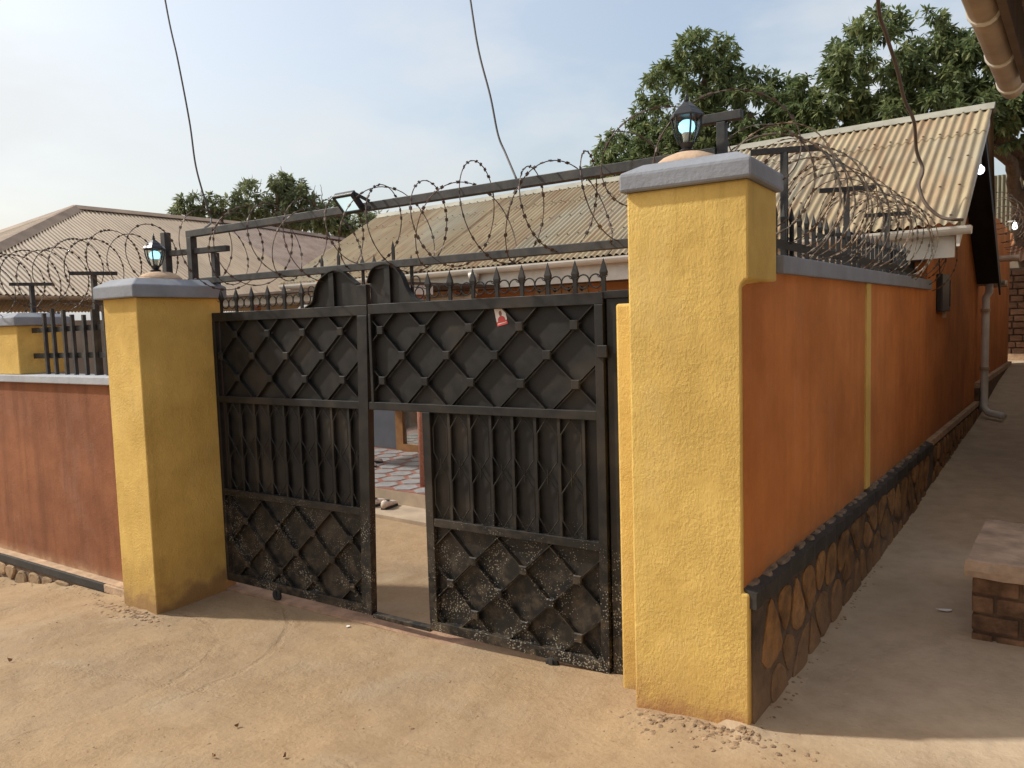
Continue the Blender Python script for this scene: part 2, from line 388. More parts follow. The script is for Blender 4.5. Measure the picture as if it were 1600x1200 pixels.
def child_copy(o, parent, dloc=(0, 0, 0)):
    c = o.copy(); COL.objects.link(c); c.parent = parent; c.location = Vector(o.location)+Vector(dloc); return c

# ------------------------------------------------------------------ ground
CP = [(-5, 0, 0, 1), (-4.2, 0, 0, 1), (-3.4, 0, 0, 1), (-2.6, 0, 0, 1), (-1.9, 0, .0, 1), (-5, .8, 0, 1), (-3, 1, 0, 1), (-4, 2, 0, 1), (-2, 2, 0, 1), (-5, 3.5, 0, 1), (-2, 3.5, 0, 1), (-7, 2, 0, 1),
      (-1.6, -.3, .06, 1), (-1.2, -.4, .15, 1), (-.93, -.42, .2, 1.2), (-5.2, -.62, .0, 1), (-4.9, -.45, .0, 1), (-6, -.5, -.085, 1), (-7.5, -.55, -.19, 1), (-9, -.6, -.25, 1), (-12, -.6, -.3, 1.5),
      (-3.2, -1, .04, 1), (-2.2, -1, .10, 1), (-1.2, -1.1, .2, 1), (-4.5, -2, .04, 1), (-2.5, -2.2, .16, 1), (-.5, -2.2, .3, 1.2), (0, -3.6, .36, 1.5), (-6, -3, .0, 1.3), (-3, -4, .2, 1.5), (-9, -3, -.1, 1.6), (.5, -1, .28, 1)]
CP.append((-.42, -.12, .05, .6)); CP.append((-.25, -.45, .12, .6))
for u_, v_, z_ in ((.2, .3, .16), (.4, .6, .16), (.35, 1.3, .21), (.8, .5, .22), (1.1, 1, .24), (.4, 2.2, .25), (.9, 2.2, .26), (.4, 3.2, .29), (.4, 4.3, .34), (.9, 3.4, .31), (.4, 5.5, .40), (.9, 5, .39), (.4, 7, .48), (.9, 6.5, .46), (.4, 8.5, .57), (.9, 8, .55), (.4, 10, .70), (.4, 12, .88), (.4, 14, 1.05), (1, 10, .7), (1, 13, .98), (1.8, 3, .3), (1.8, 8, .55)):
    p = AL(u_, v_); CP.append((p.x, p.y, z_, .75))
CPa = np.array(CP)
def gz(x, y):
    x = np.asarray(x, float); y = np.asarray(y, float)
    num = np.full(x.shape, 0.0); den = np.full(x.shape, 1e-5)
    for cx, cy, cz, sg in CPa:
        w = np.exp(-((x-cx)**2+(y-cy)**2)/(2*(sg*.62)**2)); num += w*cz; den += w
    return num/den
def gz1(x, y): return float(gz(np.array([x]), np.array([y]))[0])
def axis(a, b, st, lo, hi):
    c = list(np.arange(a, b+1e-6, st)); d = st; p = c[0]; q = c[-1]; left = []; right = []
    while p > lo: d *= 1.22; p -= d; left.append(p)
    d = st
    while q < hi: d *= 1.22; q += d; right.append(q)
    return np.array(left[::-1]+c+right)
gx = axis(-9.0, 2.2, .04, -900, 900); gy = axis(-3.4, 3.0, .04, -900, 900)
X, Y = np.meshgrid(gx, gy); Z = gz(X, Y)
def vnoise(X, Y, f, seed):                                  # smooth value noise
    r = np.random.default_rng(seed).random((64, 64)); a = X*f; b = Y*f
    i = np.floor(a).astype(int); j = np.floor(b).astype(int); u = a-i; v = b-j; u = u*u*(3-2*u); v = v*v*(3-2*v)
    g = lambda p, q: r[p % 64, q % 64]
    return (g(i, j)*(1-u)+g(i+1, j)*u)*(1-v)+(g(i, j+1)*(1-u)+g(i+1, j+1)*u)*v - .5
near = np.exp(-((X+3)**2+(Y+1)**2)/120.)
road = np.clip((-.12-Y)/.5, .12, 1)
Z = Z + near*road*(vnoise(X, Y, .9, 1)*.05 + vnoise(X, Y, 2.7, 2)*.022 + vnoise(X, Y, 7.5, 3)*.010 + vnoise(X, Y, 17, 5)*.004)
ud = (X-A0.x)*AU.x+(Y-A0.y)*AU.y; vd = (X-A0.x)*AV.x+(Y-A0.y)*AV.y
Z = Z + np.where((vd > -.05) & (vd < 13) & (ud > -.1), .030*np.exp(-np.clip(ud-.03, 0, 9)/.07), 0)*(.6+.8*(vnoise(X, Y, 6, 9)+.5))
wd_ = np.clip(-(Y-(-.42-.09)), 0, 9); Z = Z + np.where((X < -5.4) & (Y < -.4), .035*np.exp(-wd_/.09), 0)*(.4+1.2*(vnoise(X, Y, 5, 10)+.5))
Z = Z + near*np.clip((-.5-Y)/.6, 0, 1)*(vnoise(X*.25, Y+X*.12, 2.4, 12)*.035 + vnoise(X*.6, Y, 5.5, 13)*.010)
# rough broken mortar lumps at the feet of the right pillar
lump = np.exp(-(((X+1.2)/.32)**2+((Y+.47)/.13)**2)); Z = Z + lump*(.018+.05*np.abs(vnoise(X, Y, 14, 4)))
lump = np.exp(-(((X+5.15)/.35)**2+((Y+.68)/.12)**2)); Z = Z + lump*(.05*np.abs(vnoise(X, Y, 15, 6)))
ny, nx = X.shape
def hgt(x, y):                              # height of the finished ground sheet
    i = min(max(int(np.searchsorted(gx, x))-1, 0), nx-2); j = min(max(int(np.searchsorted(gy, y))-1, 0), ny-2)
    u = (x-gx[i])/(gx[i+1]-gx[i]); v = (y-gy[j])/(gy[j+1]-gy[j])
    return float((Z[j, i]*(1-u)+Z[j, i+1]*u)*(1-v)+(Z[j+1, i]*(1-u)+Z[j+1, i+1]*u)*v)
vs = np.stack([X.ravel(), Y.ravel(), Z.ravel()], 1)
idx = np.arange(nx*ny).reshape(ny, nx)
fs = np.stack([idx[:-1, :-1].ravel(), idx[:-1, 1:].ravel(), idx[1:, 1:].ravel(), idx[1:, :-1].ravel()], 1)
def np_mesh(name, vs, fs, mat, smooth=True):
    me = bpy.data.meshes.new(name); n = len(fs); k = fs.shape[1]
    me.vertices.add(len(vs)); me.vertices.foreach_set('co', vs.astype(np.float32).ravel())
    me.loops.add(n*k); me.loops.foreach_set('vertex_index', fs.astype(np.int32).ravel())
    me.polygons.add(n); me.polygons.foreach_set('loop_start', np.arange(0, n*k, k, dtype=np.int32)); me.polygons.foreach_set('loop_total', np.full(n, k, dtype=np.int32))
    me.polygons.foreach_set('use_smooth', np.full(n, smooth)); me.update(calc_edges=True); me.validate(); me.materials.append(MT[mat]); return me
g = bpy.data.objects.new('ground', np_mesh('ground', vs, fs, 'dirt')); COL.objects.link(g); struct(g)
struct(MB().box((-5.04, -1.60), (-.03, .15), (-.05, .014)).build('threshold', 'threshold', bev=.006))

# ------------------------------------------------------------------ painted stones in a plinth (Voronoi cells with recessed joints)
def stones(parent, f, L, H, zf, nrow, sz, mat, dep, seed, face, skip=None):
    """cells over length L and height z0(l)..z1; f(l, d, z) -> world, d is depth out of the wall"""
    r = random.Random(seed); pts = []
    l = 0.; rows = nrow
    n = int(L/sz)
    for i in range(n+2):
        for k in range(rows):
            pts.append(((i-.5+(k % 2)*.5+r.uniform(-.38, .38))*sz, zf[0]+(k+.5+r.uniform(-.42, .42))*(zf[1]-zf[0])/rows))
    for i, (px, pz) in enumerate(pts):
        poly = [(px-sz*1.2, zf[0]), (px+sz*1.2, zf[0]), (px+sz*1.2, zf[1]), (px-sz*1.2, zf[1])]
        for j, (qx, qz) in enumerate(pts):
            if j == i or abs(qx-px) > 3*sz: continue
            mx_, mz_ = (px+qx)/2, (pz+qz)/2; nx_, nz_ = qx-px, qz-pz; out = []
            for a in range(len(poly)):
                A, B = poly[a], poly[(a+1) % len(poly)]
                da = (A[0]-mx_)*nx_+(A[1]-mz_)*nz_; db = (B[0]-mx_)*nx_+(B[1]-mz_)*nz_
                if da <= 0: out.append(A)
                if da*db < 0: t_ = da/(da-db); out.append((A[0]+t_*(B[0]-A[0]), A[1]+t_*(B[1]-A[1])))
            poly = out
            if len(poly) < 3: break
        if len(poly) < 3: continue
        cx = sum(p[0] for p in poly)/len(poly); cz = sum(p[1] for p in poly)/len(poly)
        if cx < .03 or cx > L-.03: continue
        if skip and skip(cx, cz): continue
        # two corner-cutting rounds make the outline rounded, then shrink for the joint
        for _ in range(2):
            poly = [q for a in range(len(poly)) for q in ((poly[a][0]*.75+poly[(a+1) % len(poly)][0]*.25, poly[a][1]*.75+poly[(a+1) % len(poly)][1]*.25), (poly[a][0]*.25+poly[(a+1) % len(poly)][0]*.75, poly[a][1]*.25+poly[(a+1) % len(poly)][1]*.75))]
        poly = [p for k, p in enumerate(poly) if k == 0 or math.hypot(p[0]-poly[k-1][0], p[1]-poly[k-1][1]) > .008]
        rad = max(.03, min(sz, (zf[1]-zf[0])/rows)/2); s1 = max(.55, 1-r.uniform(.010, .020)/rad); n_ = len(poly); b = MB(); dz = dep*r.uniform(.7, 1.15)
        vs_ = []
        for sc, d in ((s1, -.01), (s1, dz*.5), (s1*.86, dz)):
            vs_ += [f(min(max(cx+(x-cx)*sc, .004), L-.004), d+(r.uniform(-.003, .003) if d > 0 else 0), cz+(z-cz)*sc) for x, z in poly]
        fs_ = [[k*n_+i_, k*n_+(i_+1) % n_, (k+1)*n_+(i_+1) % n_, (k+1)*n_+i_] for k in range(2) for i_ in range(n_)] + [list(range(2*n_, 3*n_))]
        b.add(vs_, fs_); b.build('stone', mat, parent, smooth=False)

# ------------------------------------------------------------------ left boundary wall
LW = -.42
wl = thing('boundary_wall', (-9, LW+.1, -.2), 'reddish brown plastered wall with pale grey coping beside the gate pillar wearing a lantern', 'wall')
MB().box((-14.5, -5.30), (LW, LW+.2), (-.5, 1.585)).build('wall_body', 'brown_stucco_sunlit', wl)
MB().box((-14.5, -5.30), (LW-.035, LW+.235), (1.585, 1.645)).build('coping', 'grey_paint_light', wl, bev=.006)
MB().box((-14.5, -5.38), (LW-.085, LW), (-.5, -.008)).build('plinth', 'mortar_dark', wl)
MB().box((-14.5, -5.82), (LW-.10, LW-.001), (-.008, .055)).build('ledge', 'brush_black', wl, bev=.004)
MB().box((-5.818, -5.385), (LW-.10, LW-.001), (-.008, .054)).build('ledge', 'ledge_dust', wl, bev=.005)
MB().box((-14.5, -5.385), (LW-.082, LW-.002), (.0552, .061)).build('dust_layer', 'ledge_dust', wl, bev=.003)
stones(wl, lambda l, d, z: Vector((-9.0+l, LW-.085-d, z)), 3.6, 1, (-.36, -.010), 2, .21, 'stone_paint_dusty', .02, 3, None)
# stub pillar on that wall
sp = thing('stub_pillar', (-7.45, LW+.2, 1.64), 'short yellow pillar with grey cap standing on the reddish brown wall', 'pillar')
MB().box((-7.95, -7.12), (LW+.015, LW+.41), (1.645, 2.065)).build('pillar_body', 'yellow_stucco', sp, bev=.008)
def cap(parent, x0, x1, y0, y1, z0, z1, z2, mat='grey_paint', bev=.008):
    b = MB(); i = .16*min(x1-x0, y1-y0)
    b.add([(x0, y0, z0), (x1, y0, z0), (x1, y1, z0), (x0, y1, z0), (x0, y0, z1), (x1, y0, z1), (x1, y1, z1), (x0, y1, z1),
           (x0+i, y0+i, z2), (x1-i, y0+i, z2), (x1-i, y1-i, z2), (x0+i, y1-i, z2)],
          [(3, 2, 1, 0), (0, 1, 5, 4), (1, 2, 6, 5), (2, 3, 7, 6), (3, 0, 4, 7), (4, 5, 9, 8), (5, 6, 10, 9), (6, 7, 11, 10), (7, 4, 8, 11), (8, 9, 10, 11)])
    return b.build('cap', mat, parent, bev=bev)
cap(sp, -7.99, -7.08, LW-.02, LW+.445, 2.065, 2.135, 2.175)
def razor_coil(name, centre, rad, turns, label, mat, seed, per=46, jit=.05, cross=None, barb=.016, hand=1, wr=.0034, group=None):
    """centre(t) -> point and two cross axes; t in 0..1"""
    r = random.Random(seed); pts = []; N = int(turns*per); ph = r.uniform(0, 6.28)
    jj = [r.uniform(-1, 1) for _ in range(int(turns)+3)]
    for i in range(N+1):
        t = i/N; c, a, b = centre(t); k = t*turns; q = jj[int(k)]*(1-k % 1)+jj[int(k)+1]*(k % 1); rr = rad*(1+jit*q)
        th = hand*2*math.pi*k+ph; pts.append(c + rr*(math.cos(th)*a + math.sin(th)*b) + Vector((0, 0, jit*.6*rad*math.sin(k*2.7))))
    o = thing(name, tuple(pts[0]), label, 'razor wire', group)
    MB().tube(pts, wr, 5).build('wire', mat, o, smooth=True)
    m = MB()
    acc = 0; last = pts[0]
    for i in range(1, len(pts)-1):
        acc += (pts[i]-last).length; last = pts[i]
        if acc > .034:
            acc = 0; d = (pts[i+1]-pts[i-1]).normalized(); w = d.cross(Vector((r.uniform(-1, 1), r.uniform(-1, 1), r.uniform(-1, 1)))).normalized(); h = d.cross(w)*.003; p = pts[i]
            for sg in (-1, 1):
                vs_ = [p-d*.007+h, p+d*.007+h, p+d*.013+sg*w*barb*.8, p-d*.013+sg*w*barb*.8, p-d*.007-h, p+d*.007-h]
                m.add(vs_, [(0, 1, 2, 3), (5, 4, 3, 2), (0, 3, 4), (1, 5, 2)])
    b = m.build('barbs', mat, o); b['kind'] = 'stuff'
    return o
def straight(p, q, sag=0.):
    p, q = Vector(p), Vector(q); d = (q-p).normalized(); a = Vector((0, 0, 1)); b = d.cross(a).normalized()
    return lambda t: (p+(q-p)*t, a, b)

# iron bars on the left wall
rl = thing('railing', (-6.3, LW+.12, 1.645), 'black iron bar railing on the reddish brown wall beside the stub pillar', 'railing')
for i in range(7):
    x = -6.87+i*.155+(.0 if i % 2 else .012); b = MB(); lean = random.uniform(-.012, .012)
    b.bar((x, LW+.12, 1.63), (x+lean, LW+.12, 2.16+.035*math.sin(i*1.3)), .026, .026, (0, 1, 0)); b.build('bar', 'bar_metal', rl)
for z in (1.80, 2.02): MB().bar((-7.12, LW+.137, z), (-5.40, LW+.137, z+.01), .006, .045).build('rail', 'bar_metal', rl)
def t_post(name, base, h, along, arm, label, group):
    o = thing(name, base, label, 'post', group); b = Vector(base)
    MB().bar(b-Vector((0, 0, .01)), b+Vector((0, 0, h)), .034, .034, (0, 1, 0)).build('post', 'bar_metal', o)
    a = Vector(along).normalized()
    MB().bar(b+Vector((0, 0, h+.012))-a*arm, b+Vector((0, 0, h+.012))+a*arm, .034, .028).build('arm', 'bar_metal', o)
    return o
t_post('wire_post', (-6.12, LW+.16, 1.64), .80, (.6, 1, 0), .17, 'black T-shaped iron post rising through the bar railing on the brown wall', 'T posts carrying razor wire')
t_post('wire_post', (-7.46, LW+.32, 2.16), .27, (.6, 1, 0), .17, 'short black T-shaped iron post behind the stub pillar cap', 'T posts carrying razor wire')
razor_coil('razor_wire', straight((-9.6, LW+.14, 2.32), (-5.2, LW+.2, 2.52)), .27, 17, 'tangled razor wire coil above the brown wall, bar railing and lit lantern', 'razor_rust', 5, jit=.16, barb=.011, wr=.0032)

# ------------------------------------------------------------------ gate pillars
pl = thing('gate_pillar', (-5.2, -.3, -.05), 'yellow plastered gate pillar beside the reddish brown wall, grey cap and lantern', 'pillar')
MB().box((-5.40, -4.99), (-.60, .06), (-.3, 2.21)).build('pillar_body', 'yellow_stucco', pl, bev=.007)
cap(pl, -5.445, -4.95, -.645, .095, 2.21, 2.295, 2.345)
MB().lathe([(.155, 0), (.15, .02), (.12, .045), (.075, .062), (.04, .066)], (-5.2, -.28, 2.34), 18).build('mound', 'mortar', pl, smooth=True)
pr = thing('gate_pillar', (-1.2, -.12, .1), 'tall yellow plastered gate pillar at the alley corner with grey cap', 'pillar')
MB().prism([(-1.478, -.2), (-.936, -.2), (-.936, .755), (-.962, .758), (-.962, 2.07), (-.957, 2.092), (-.945, 2.105), (-.930, 2.11), (-.930, 2.525), (-1.478, 2.525)], (0, -.35, 0), (1, 0, 0), (0, 0, 1), (0, .455, 0)).build('pillar_body', 'yellow_stucco_worn', pr, bev=.010)
MB().box((-1.635, -1.47), (-.16, .06), (-.2, 2.035)).build('jamb', 'yellow_stucco', pr, bev=.014)
cap(pr, -1.50, -.905, -.385, .145, 2.525, 2.605, 2.65, bev=.012)
MB().lathe([(.17, 0), (.165, .012), (.12, .045), (.07, .064), (.04, .068)], (-1.265, -.12, 2.645), 18).build('mound', 'mortar', pr, smooth=True)

def lantern(base, label, rotz, k=1.):
    o = thing('lantern', base, label, 'lantern'); B = Vector(base)
    P = lambda pr_: [(r*k, z*k) for r, z in pr_]
    MB().lathe(P([(.034, 0), (.036, .012), (.022, .022), (.03, .036), (.036, .045)]), B, 12).build('base', 'lantern_black', o, smooth=False)
    prof = [(.036, .045), (.052, .08), (.064, .12), (.068, .165)]
    g = MB()
    for i in range(3):
        pass
    for j in range(6):
        a0 = (j+rotz)*math.pi/3; a1 = (j+1+rotz)*math.pi/3; vs_ = []
        for r, z in prof:
            for a in (a0, a1): vs_.append(B+k*Vector((.985*r*math.cos(a), .985*r*math.sin(a), z)))
        n = len(vs_)
        for r, z in prof:
            for a in (a0, a1): vs_.append(B+k*Vector((.955*r*math.cos(a), .955*r*math.sin(a), z)))
        b = MB(); fs_ = []
        for i in range(3):
            fs_ += [(2*i, 2*i+1, 2*i+3, 2*i+2), (n+2*i+1, n+2*i, n+2*i+2, n+2*i+3)]
        fs_ += [(0, n, n+1, 1), (2*3, 2*3+1, n+7, n+6)]
        for i in range(3): fs_ += [(2*i, 2*i+2, n+2*i+2, n+2*i), (2*i+1, n+2*i+1, n+2*i+3, 2*i+3)]
        b.add(vs_, fs_); b.build('pane', 'glass', o)
        MB().tube([B+k*Vector((r*1.0*math.cos(a0), r*1.0*math.sin(a0), z)) for r, z in prof], .0048*k, 6).build('rib', 'lantern_black', o)
    rf = MB().lathe(P([(.066, .163), (.079, .160), (.080, .168), (.066, .186), (.058, .190), (.046, .206), (.04, .210), (.022, .226), (.012, .232)]), B, 6, rot=rotz).build('roof', 'lantern_black', o)
    MB().lathe(P([(.006, .230), (.013, .238), (.006, .246), (.010, .252), (.004, .262), (.002, .282)]), B, 8).build('finial', 'lantern_black', rf, smooth=True)
    MB().lathe(P([(.014, .045), (.016, .06), (.022, .085), (.024, .092)]), B, 12).build('socket', 'fascia_white', o, smooth=True)
    MB().lathe(P([(.024, .092), (.035, .105), (.038, .122), (.034, .138), (.02, .149), (.004, .153)]), B, 14).build('bulb', 'bulb_lit', o, smooth=True)
    return o
lantern((-5.215, -.30, 2.405), 'black lantern on the pillar beside the reddish brown wall', .25, 1.0)
lantern((-1.275, -.12, 2.712), 'black lantern on the tall pillar at the alley corner', .1, 1.0)

# ------------------------------------------------------------------ the gate
YG = 0.0
def lattice(parent, x0, x1, z0, z1, bx, bz, dx, dz, xr=None):
    """diagonal flat bars on edge through the bosses; bx,bz: one crossing, dx,dz: half steps"""
    k = dz/dx
    def clip(sgn, c):                       # line z = bz + sgn*k*(x-bx) + c
        xa, xb = x0, x1; f = lambda x: bz+sgn*k*(x-bx)+c
        za, zb = f(xa), f(xb)
        def xof(z): return bx+(z-bz-c)/(sgn*k)
        lo, hi = sorted((xof(z0), xof(z1))); xa = max(xa, lo); xb = min(xb, hi)
        return None if xb-xa < .03 else ((xa, f(xa)), (xb, f(xb)))
    for sgn in (1, -1):
        for n in range(-16, 17):
            s_ = clip(sgn, n*2*dz)
            if s_:
                (a, b), (c, d) = s_; y = YG-.002-(.0015 if sgn > 0 else 0)
                MB().bar((a, y, b), (c, y, d), .028, .006, (-(d-b), 0, c-a)).build('lattice_bar', 'black_metal', parent)
    for i in range(-14, 15):
        for j in range(-6, 7):
            if (i+j) % 2: continue
            x, z = bx+i*dx, bz+j*dz
            if x0+.03 < x < x1-.03 and z0+.03 < z < z1-.03:
                h = .027
                b = MB().add([(x-h, YG-.018, z-h), (x+h, YG-.018, z-h), (x+h, YG-.018, z+h), (x-h, YG-.018, z+h), (x-h*.8, YG-.026, z-h*.8), (x+h*.8, YG-.026, z-h*.8), (x+h*.8, YG-.026, z+h*.8), (x-h*.8, YG-.026, z+h*.8)],
                             [(0, 1, 5, 4), (1, 2, 6, 5), (2, 3, 7, 6), (3, 0, 4, 7), (4, 5, 6, 7), (3, 2, 1, 0)])
                b.build('boss', 'black_metal', parent)
def panel(parent, x0, x1, z0, z1): MB().box((x0, x1), (YG+.014, YG+.018), (z0, z1)).build('panel', 'black_metal', parent)
def rail(parent, x0, x1, z0, z1, name='rail'): return MB().box((x0, x1), (YG-.024, YG+.022), (z0, z1)).build(name, 'black_metal', parent, bev=.003)
def stile(parent, x0, x1, z0, z1, y=.0): return MB().box((x0, x1), (YG-.026-y, YG+.024), (z0, z1)).build('stile', 'black_metal', parent, bev=.003)
def bars(parent, x0, x1, z0, z1, xs_):
    e = [x0]+xs_+[x1]
    for x in xs_: MB().box((x-.009, x+.009), (YG-.014, YG+.010), (z0, z1)).build('bar', 'black_metal', parent)
    zm = (z0+z1)/2
    for a, b in zip(e[:-1], e[1:]):
        if b-a < .09: continue
        c = (a+b)/2; w = (b-a)/2-.013
        for lo, hi in ((z0+.004, zm), (zm, z1-.004)):
            t_ = min(.085, (hi-lo)*.3)
            MB().tube([(c, YG-.012, lo), (c+w, YG-.012, lo+t_), (c+w, YG-.012, hi-t_), (c, YG-.012, hi), (c-w, YG-.012, hi-t_), (c-w, YG-.012, lo+t_)], .0045, 5, closed=True).build('hexagon_rod', 'black_metal', parent)
        MB().tube([(c, YG-.014, zm-.045), (c, YG-.014, zm+.045)], .0032, 5).build('pin', 'black_metal', parent)
def spike(parent, x, z0, h=.175):
    b = MB(); b.bar((x, YG-.004, z0), (x, YG-.004, z0+h*.55), .022, .012, (0, 1, 0))
    y = YG-.004
    zs = [(z0+h*.50, .016), (z0+h*.60, .020), (z0+h, .001)]
    o = len(b.v)
    for z, w in zs: b.v += [Vector((x-w, y-w*.5, z)), Vector((x+w, y-w*.5, z)), Vector((x+w, y+w*.5, z)), Vector((x-w, y+w*.5, z))]
    for i in range(2):
        for k in range(4): b.f.append([o+4*i+k, o+4*i+(k+1) % 4, o+4*i+4+(k+1) % 4, o+4*i+4+k])
    b.f.append([o+8, o+9, o+10, o+11]); b.f.append([o+3, o+2, o+1, o])
    # the little thorn collar
    for sg in (-1, 1): b.tube([(x+sg*.008, y-.006, z0+h*.44), (x+sg*.024, y-.012, z0+h*.47), (x+sg*.033, y-.016, z0+h*.54)], [.003, .0025, .001], 4)
    return b.build('spike', 'black_metal', parent)
def ring(parent, x, z, r=.036): MB().tube([(x+r*math.cos(t), YG-.004, z+r*math.sin(t)) for t in np.linspace(0, 2*math.pi, 17)[:-1]], .0042, 5, closed=True).build('ring', 'black_metal', parent)
def crest(parent, pts, xs_strip, zb):
    """S-shaped sheet with a rim; pts run along the curve"""
    sm = []
    P4 = [pts[0]]+pts+[pts[-1]]
    for i in range(1, len(P4)-2):
        for t_ in np.linspace(0, 1, 7)[:-1]:
            a, b, c, d = [np.array(P4[i+k]) for k in (-1, 0, 1, 2)]
            sm.append(tuple(.5*((2*b)+(-a+c)*t_+(2*a-5*b+4*c-d)*t_**2+(-a+3*b-3*c+d)*t_**3)))
    sm.append(pts[-1])
    poly = sm+[(sm[-1][0], zb), (sm[0][0], zb)]
    poly = [p for i, p in enumerate(poly) if i == 0 or math.hypot(p[0]-poly[i-1][0], p[1]-poly[i-1][1]) > .001]
    MB().prism(poly, (0, YG+.008, 0), (1, 0, 0), (0, 0, 1), (0, .004, 0)).build('crest', 'black_metal', parent)
    b = MB()
    for a, c in zip(sm[:-1], sm[1:]): b.bar((a[0], YG-.002, a[1]), (c[0], YG-.002, c[1]), .045, .006, (-(c[1]-a[1]), 0, c[0]-a[0]))
    b.build('crest_rim', 'black_metal', parent)
    x, z1 = xs_strip
    MB().box((x-.022, x+.022), (YG-.014, YG+.004), (zb, z1)).build('crest_strip', 'black_metal', parent)
def wheel(parent, x):
    o = MB().lathe([(.016, -.014), (.034, -.013), (.041, -.008), (.041, .008), (.034, .013), (.016, .014)], (0, 0, 0), 20); B = MB()
    B.v = [Vector((p.x+x, p.z-.016, p.y+.048)) for p in o.v]; B.f = [list(f)[::-1] for f in o.f]
    w = B.build('wheel', 'rubber', parent)
    o = MB().lathe([(.012, -.018), (.014, -.0145), (.004, -.014)], (0, 0, 0), 12); B = MB(); B.v = [Vector((p.x+x, p.z-.016, p.y+.048)) for p in o.v]; B.f = o.f; B.build('hub', 'bar_metal', w)
    MB().box((x-.012, x+.012), (-.038, -.034), (.046, .085)).build('bracket', 'bar_metal', parent)
zB0, zB1, zL0, zL1, zM0, zM1, zT0, zT1 = .075, .135, .735, .785, 1.435, 1.485, 2.035, 2.10
# left leaf
gl = thing('gate_leaf', (-4.25, 0, .06), 'closed black steel gate leaf beside the shaded pillar, no door opening', 'gate')
x0, x1 = -4.984, -3.418
rail(gl, x0, x1, zT0, zT1); rail(gl, x0+.03, x1-.085, zM0, zM1); rail(gl, x0+.03, x1-.085, zL0, zL1); rail(gl, x0, -3.50, zB0, zB1)
stile(gl, x0, x0+.03, zB1, zT0); MB().prism([(-3.575, zB0), (-3.488, zB0), (-3.418, zT0), (-3.503, zT0)], (0, YG-.0285, 0), (1, 0, 0), (0, 0, 1), (0, .053, 0)).build('stile', 'black_metal', gl, bev=.003)
panel(gl, x0+.04, x1-.08, zM1-.01, zT0+.01); panel(gl, x0+.04, x1-.08, zL1-.01, zM0+.01); panel(gl, x0+.04, x1-.08, zB1-.01, zL0+.01)
lattice(gl, x0+.034, x1-.085, zM1, zT0, -4.737, 1.937, .1785, .158)
bars(gl, x0+.03, x1-.085, zL1, zM0, [-4.89+i*.157 for i in range(9)])
lattice(gl, x0+.034, x1-.085, zB1, zL0, -4.737, .557, .1785, .162)
for i in range(6): spike(gl, -4.888+i*.172, zT1)
for i in range(6):
    for k in (0, 1):
        x = -4.888+i*.172+.049+k*.074
        if x < -3.96: ring(gl, x, zT1+.062)
crest(gl, [(-3.985, 2.102), (-3.91, 2.14), (-3.886, 2.21), (-3.836, 2.277), (-3.753, 2.322), (-3.686, 2.333), (-3.612, 2.311), (-3.552, 2.271), (-3.503, 2.236)], (-3.735, 2.32), zT1)
MB().box((-3.503, -3.42), (YG-.02, YG+.02), (zT1, 2.228)).build('crest_post', 'black_metal', gl, bev=.003)
def pin(par, x, z0, z1):
    MB().bar((x, YG+.03, z0), (x, YG+.03, z1), .020, .010, (0, 1, 0)).add([(x-.012, YG+.025, z1), (x+.012, YG+.025, z1), (x+.012, YG+.035, z1), (x-.012, YG+.035, z1), (x, YG+.03, z1+.05)], [(0, 1, 4), (1, 2, 4), (2, 3, 4), (3, 0, 4), (3, 2, 1, 0)]).build('pin', 'black_metal', par)
for x, z0_, z1_ in ((-3.855, 2.11, 2.40), (-3.487, 2.225, 2.37), (-3.70, 2.32, 2.42)): pin(gl, x, z0_, z1_)
ring(gl, -3.93, 2.21, .034)
wheel(gl, -4.43)
# right leaf with the open wicket
gr = thing('gate_leaf', (-2.6, 0, .06), 'black steel gate leaf with an open narrow wicket doorway', 'gate')
x0, x1 = -3.410, -1.768
xw0, xw1 = -3.00, -2.94
rail(gr, x0, x1, zT0+.005, zT1+.003); rail(gr, x0-.028, x1-.05, zM0, zM1); rail(gr, xw1, x1-.05, zL0, zL1)
rail(gr, -3.485, xw0, .06, .088, 'sill'); rail(gr, xw0, x1-.05, zB0, zB1)
stile(gr, x0, x0+.022, zM1, zT0+.005); stile(gr, x1-.05, x1, zB0, zT0+.005, .002); stile(gr, xw0, xw1, zB1, zM0)
panel(gr, x0+.02, x1-.04, zM1-.01, zT0+.01); panel(gr, xw1-.01, x1-.04, zL1-.01, zM0+.01); panel(gr, xw1-.01, x1-.04, zB1-.01, zL0+.01)
lattice(gr, x0+.022, x1-.05, zM1, zT0+.005, -3.317, 1.937, .172, .158)
bars(gr, xw1, x1-.05, zL1, zM0, [-2.807+i*.1505 for i in range(7)])
lattice(gr, xw1, x1-.05, zB1, zL0, -2.656, .557, .1745, .162)
for i in range(8): spike(gr, -2.932+i*.166, zT1)
for i in range(7):
    for k in (0, 1): ring(gr, -2.932+i*.166+.047+k*.072, zT1+.062)
crest(gr, [(-3.408, 2.236), (-3.396, 2.27), (-3.363, 2.32), (-3.306, 2.342), (-3.241, 2.344), (-3.182, 2.322), (-3.129, 2.266), (-3.09, 2.184), (-3.04, 2.127), (-2.975, 2.106)], (-3.247, 2.335), zT1+.003)
for x, z0_, z1_ in ((-3.387, 2.225, 2.37), (-3.082, 2.12, 2.345), (-3.225, 2.33, 2.44)): pin(gr, x, z0_, z1_)
for x, z in ((-3.025, 2.225), (-3.0, 2.155)): ring(gr, x, z, .034)
MB().box((-1.80, -1.742), (YG-.042, YG-.024), (1.765, 1.83)).build('latch', 'black_metal', gr, bev=.004)
wheel(gr, -2.13)
jb = thing('gate_jamb', (-1.69, .01, .05), 'flat black steel gate post against the tall yellow pillar', 'gate post')
MB().box((-1.80, -1.60), (YG+.030, YG+.034), (.06, 2.066)).build('backing_strip', 'black_metal', jb)
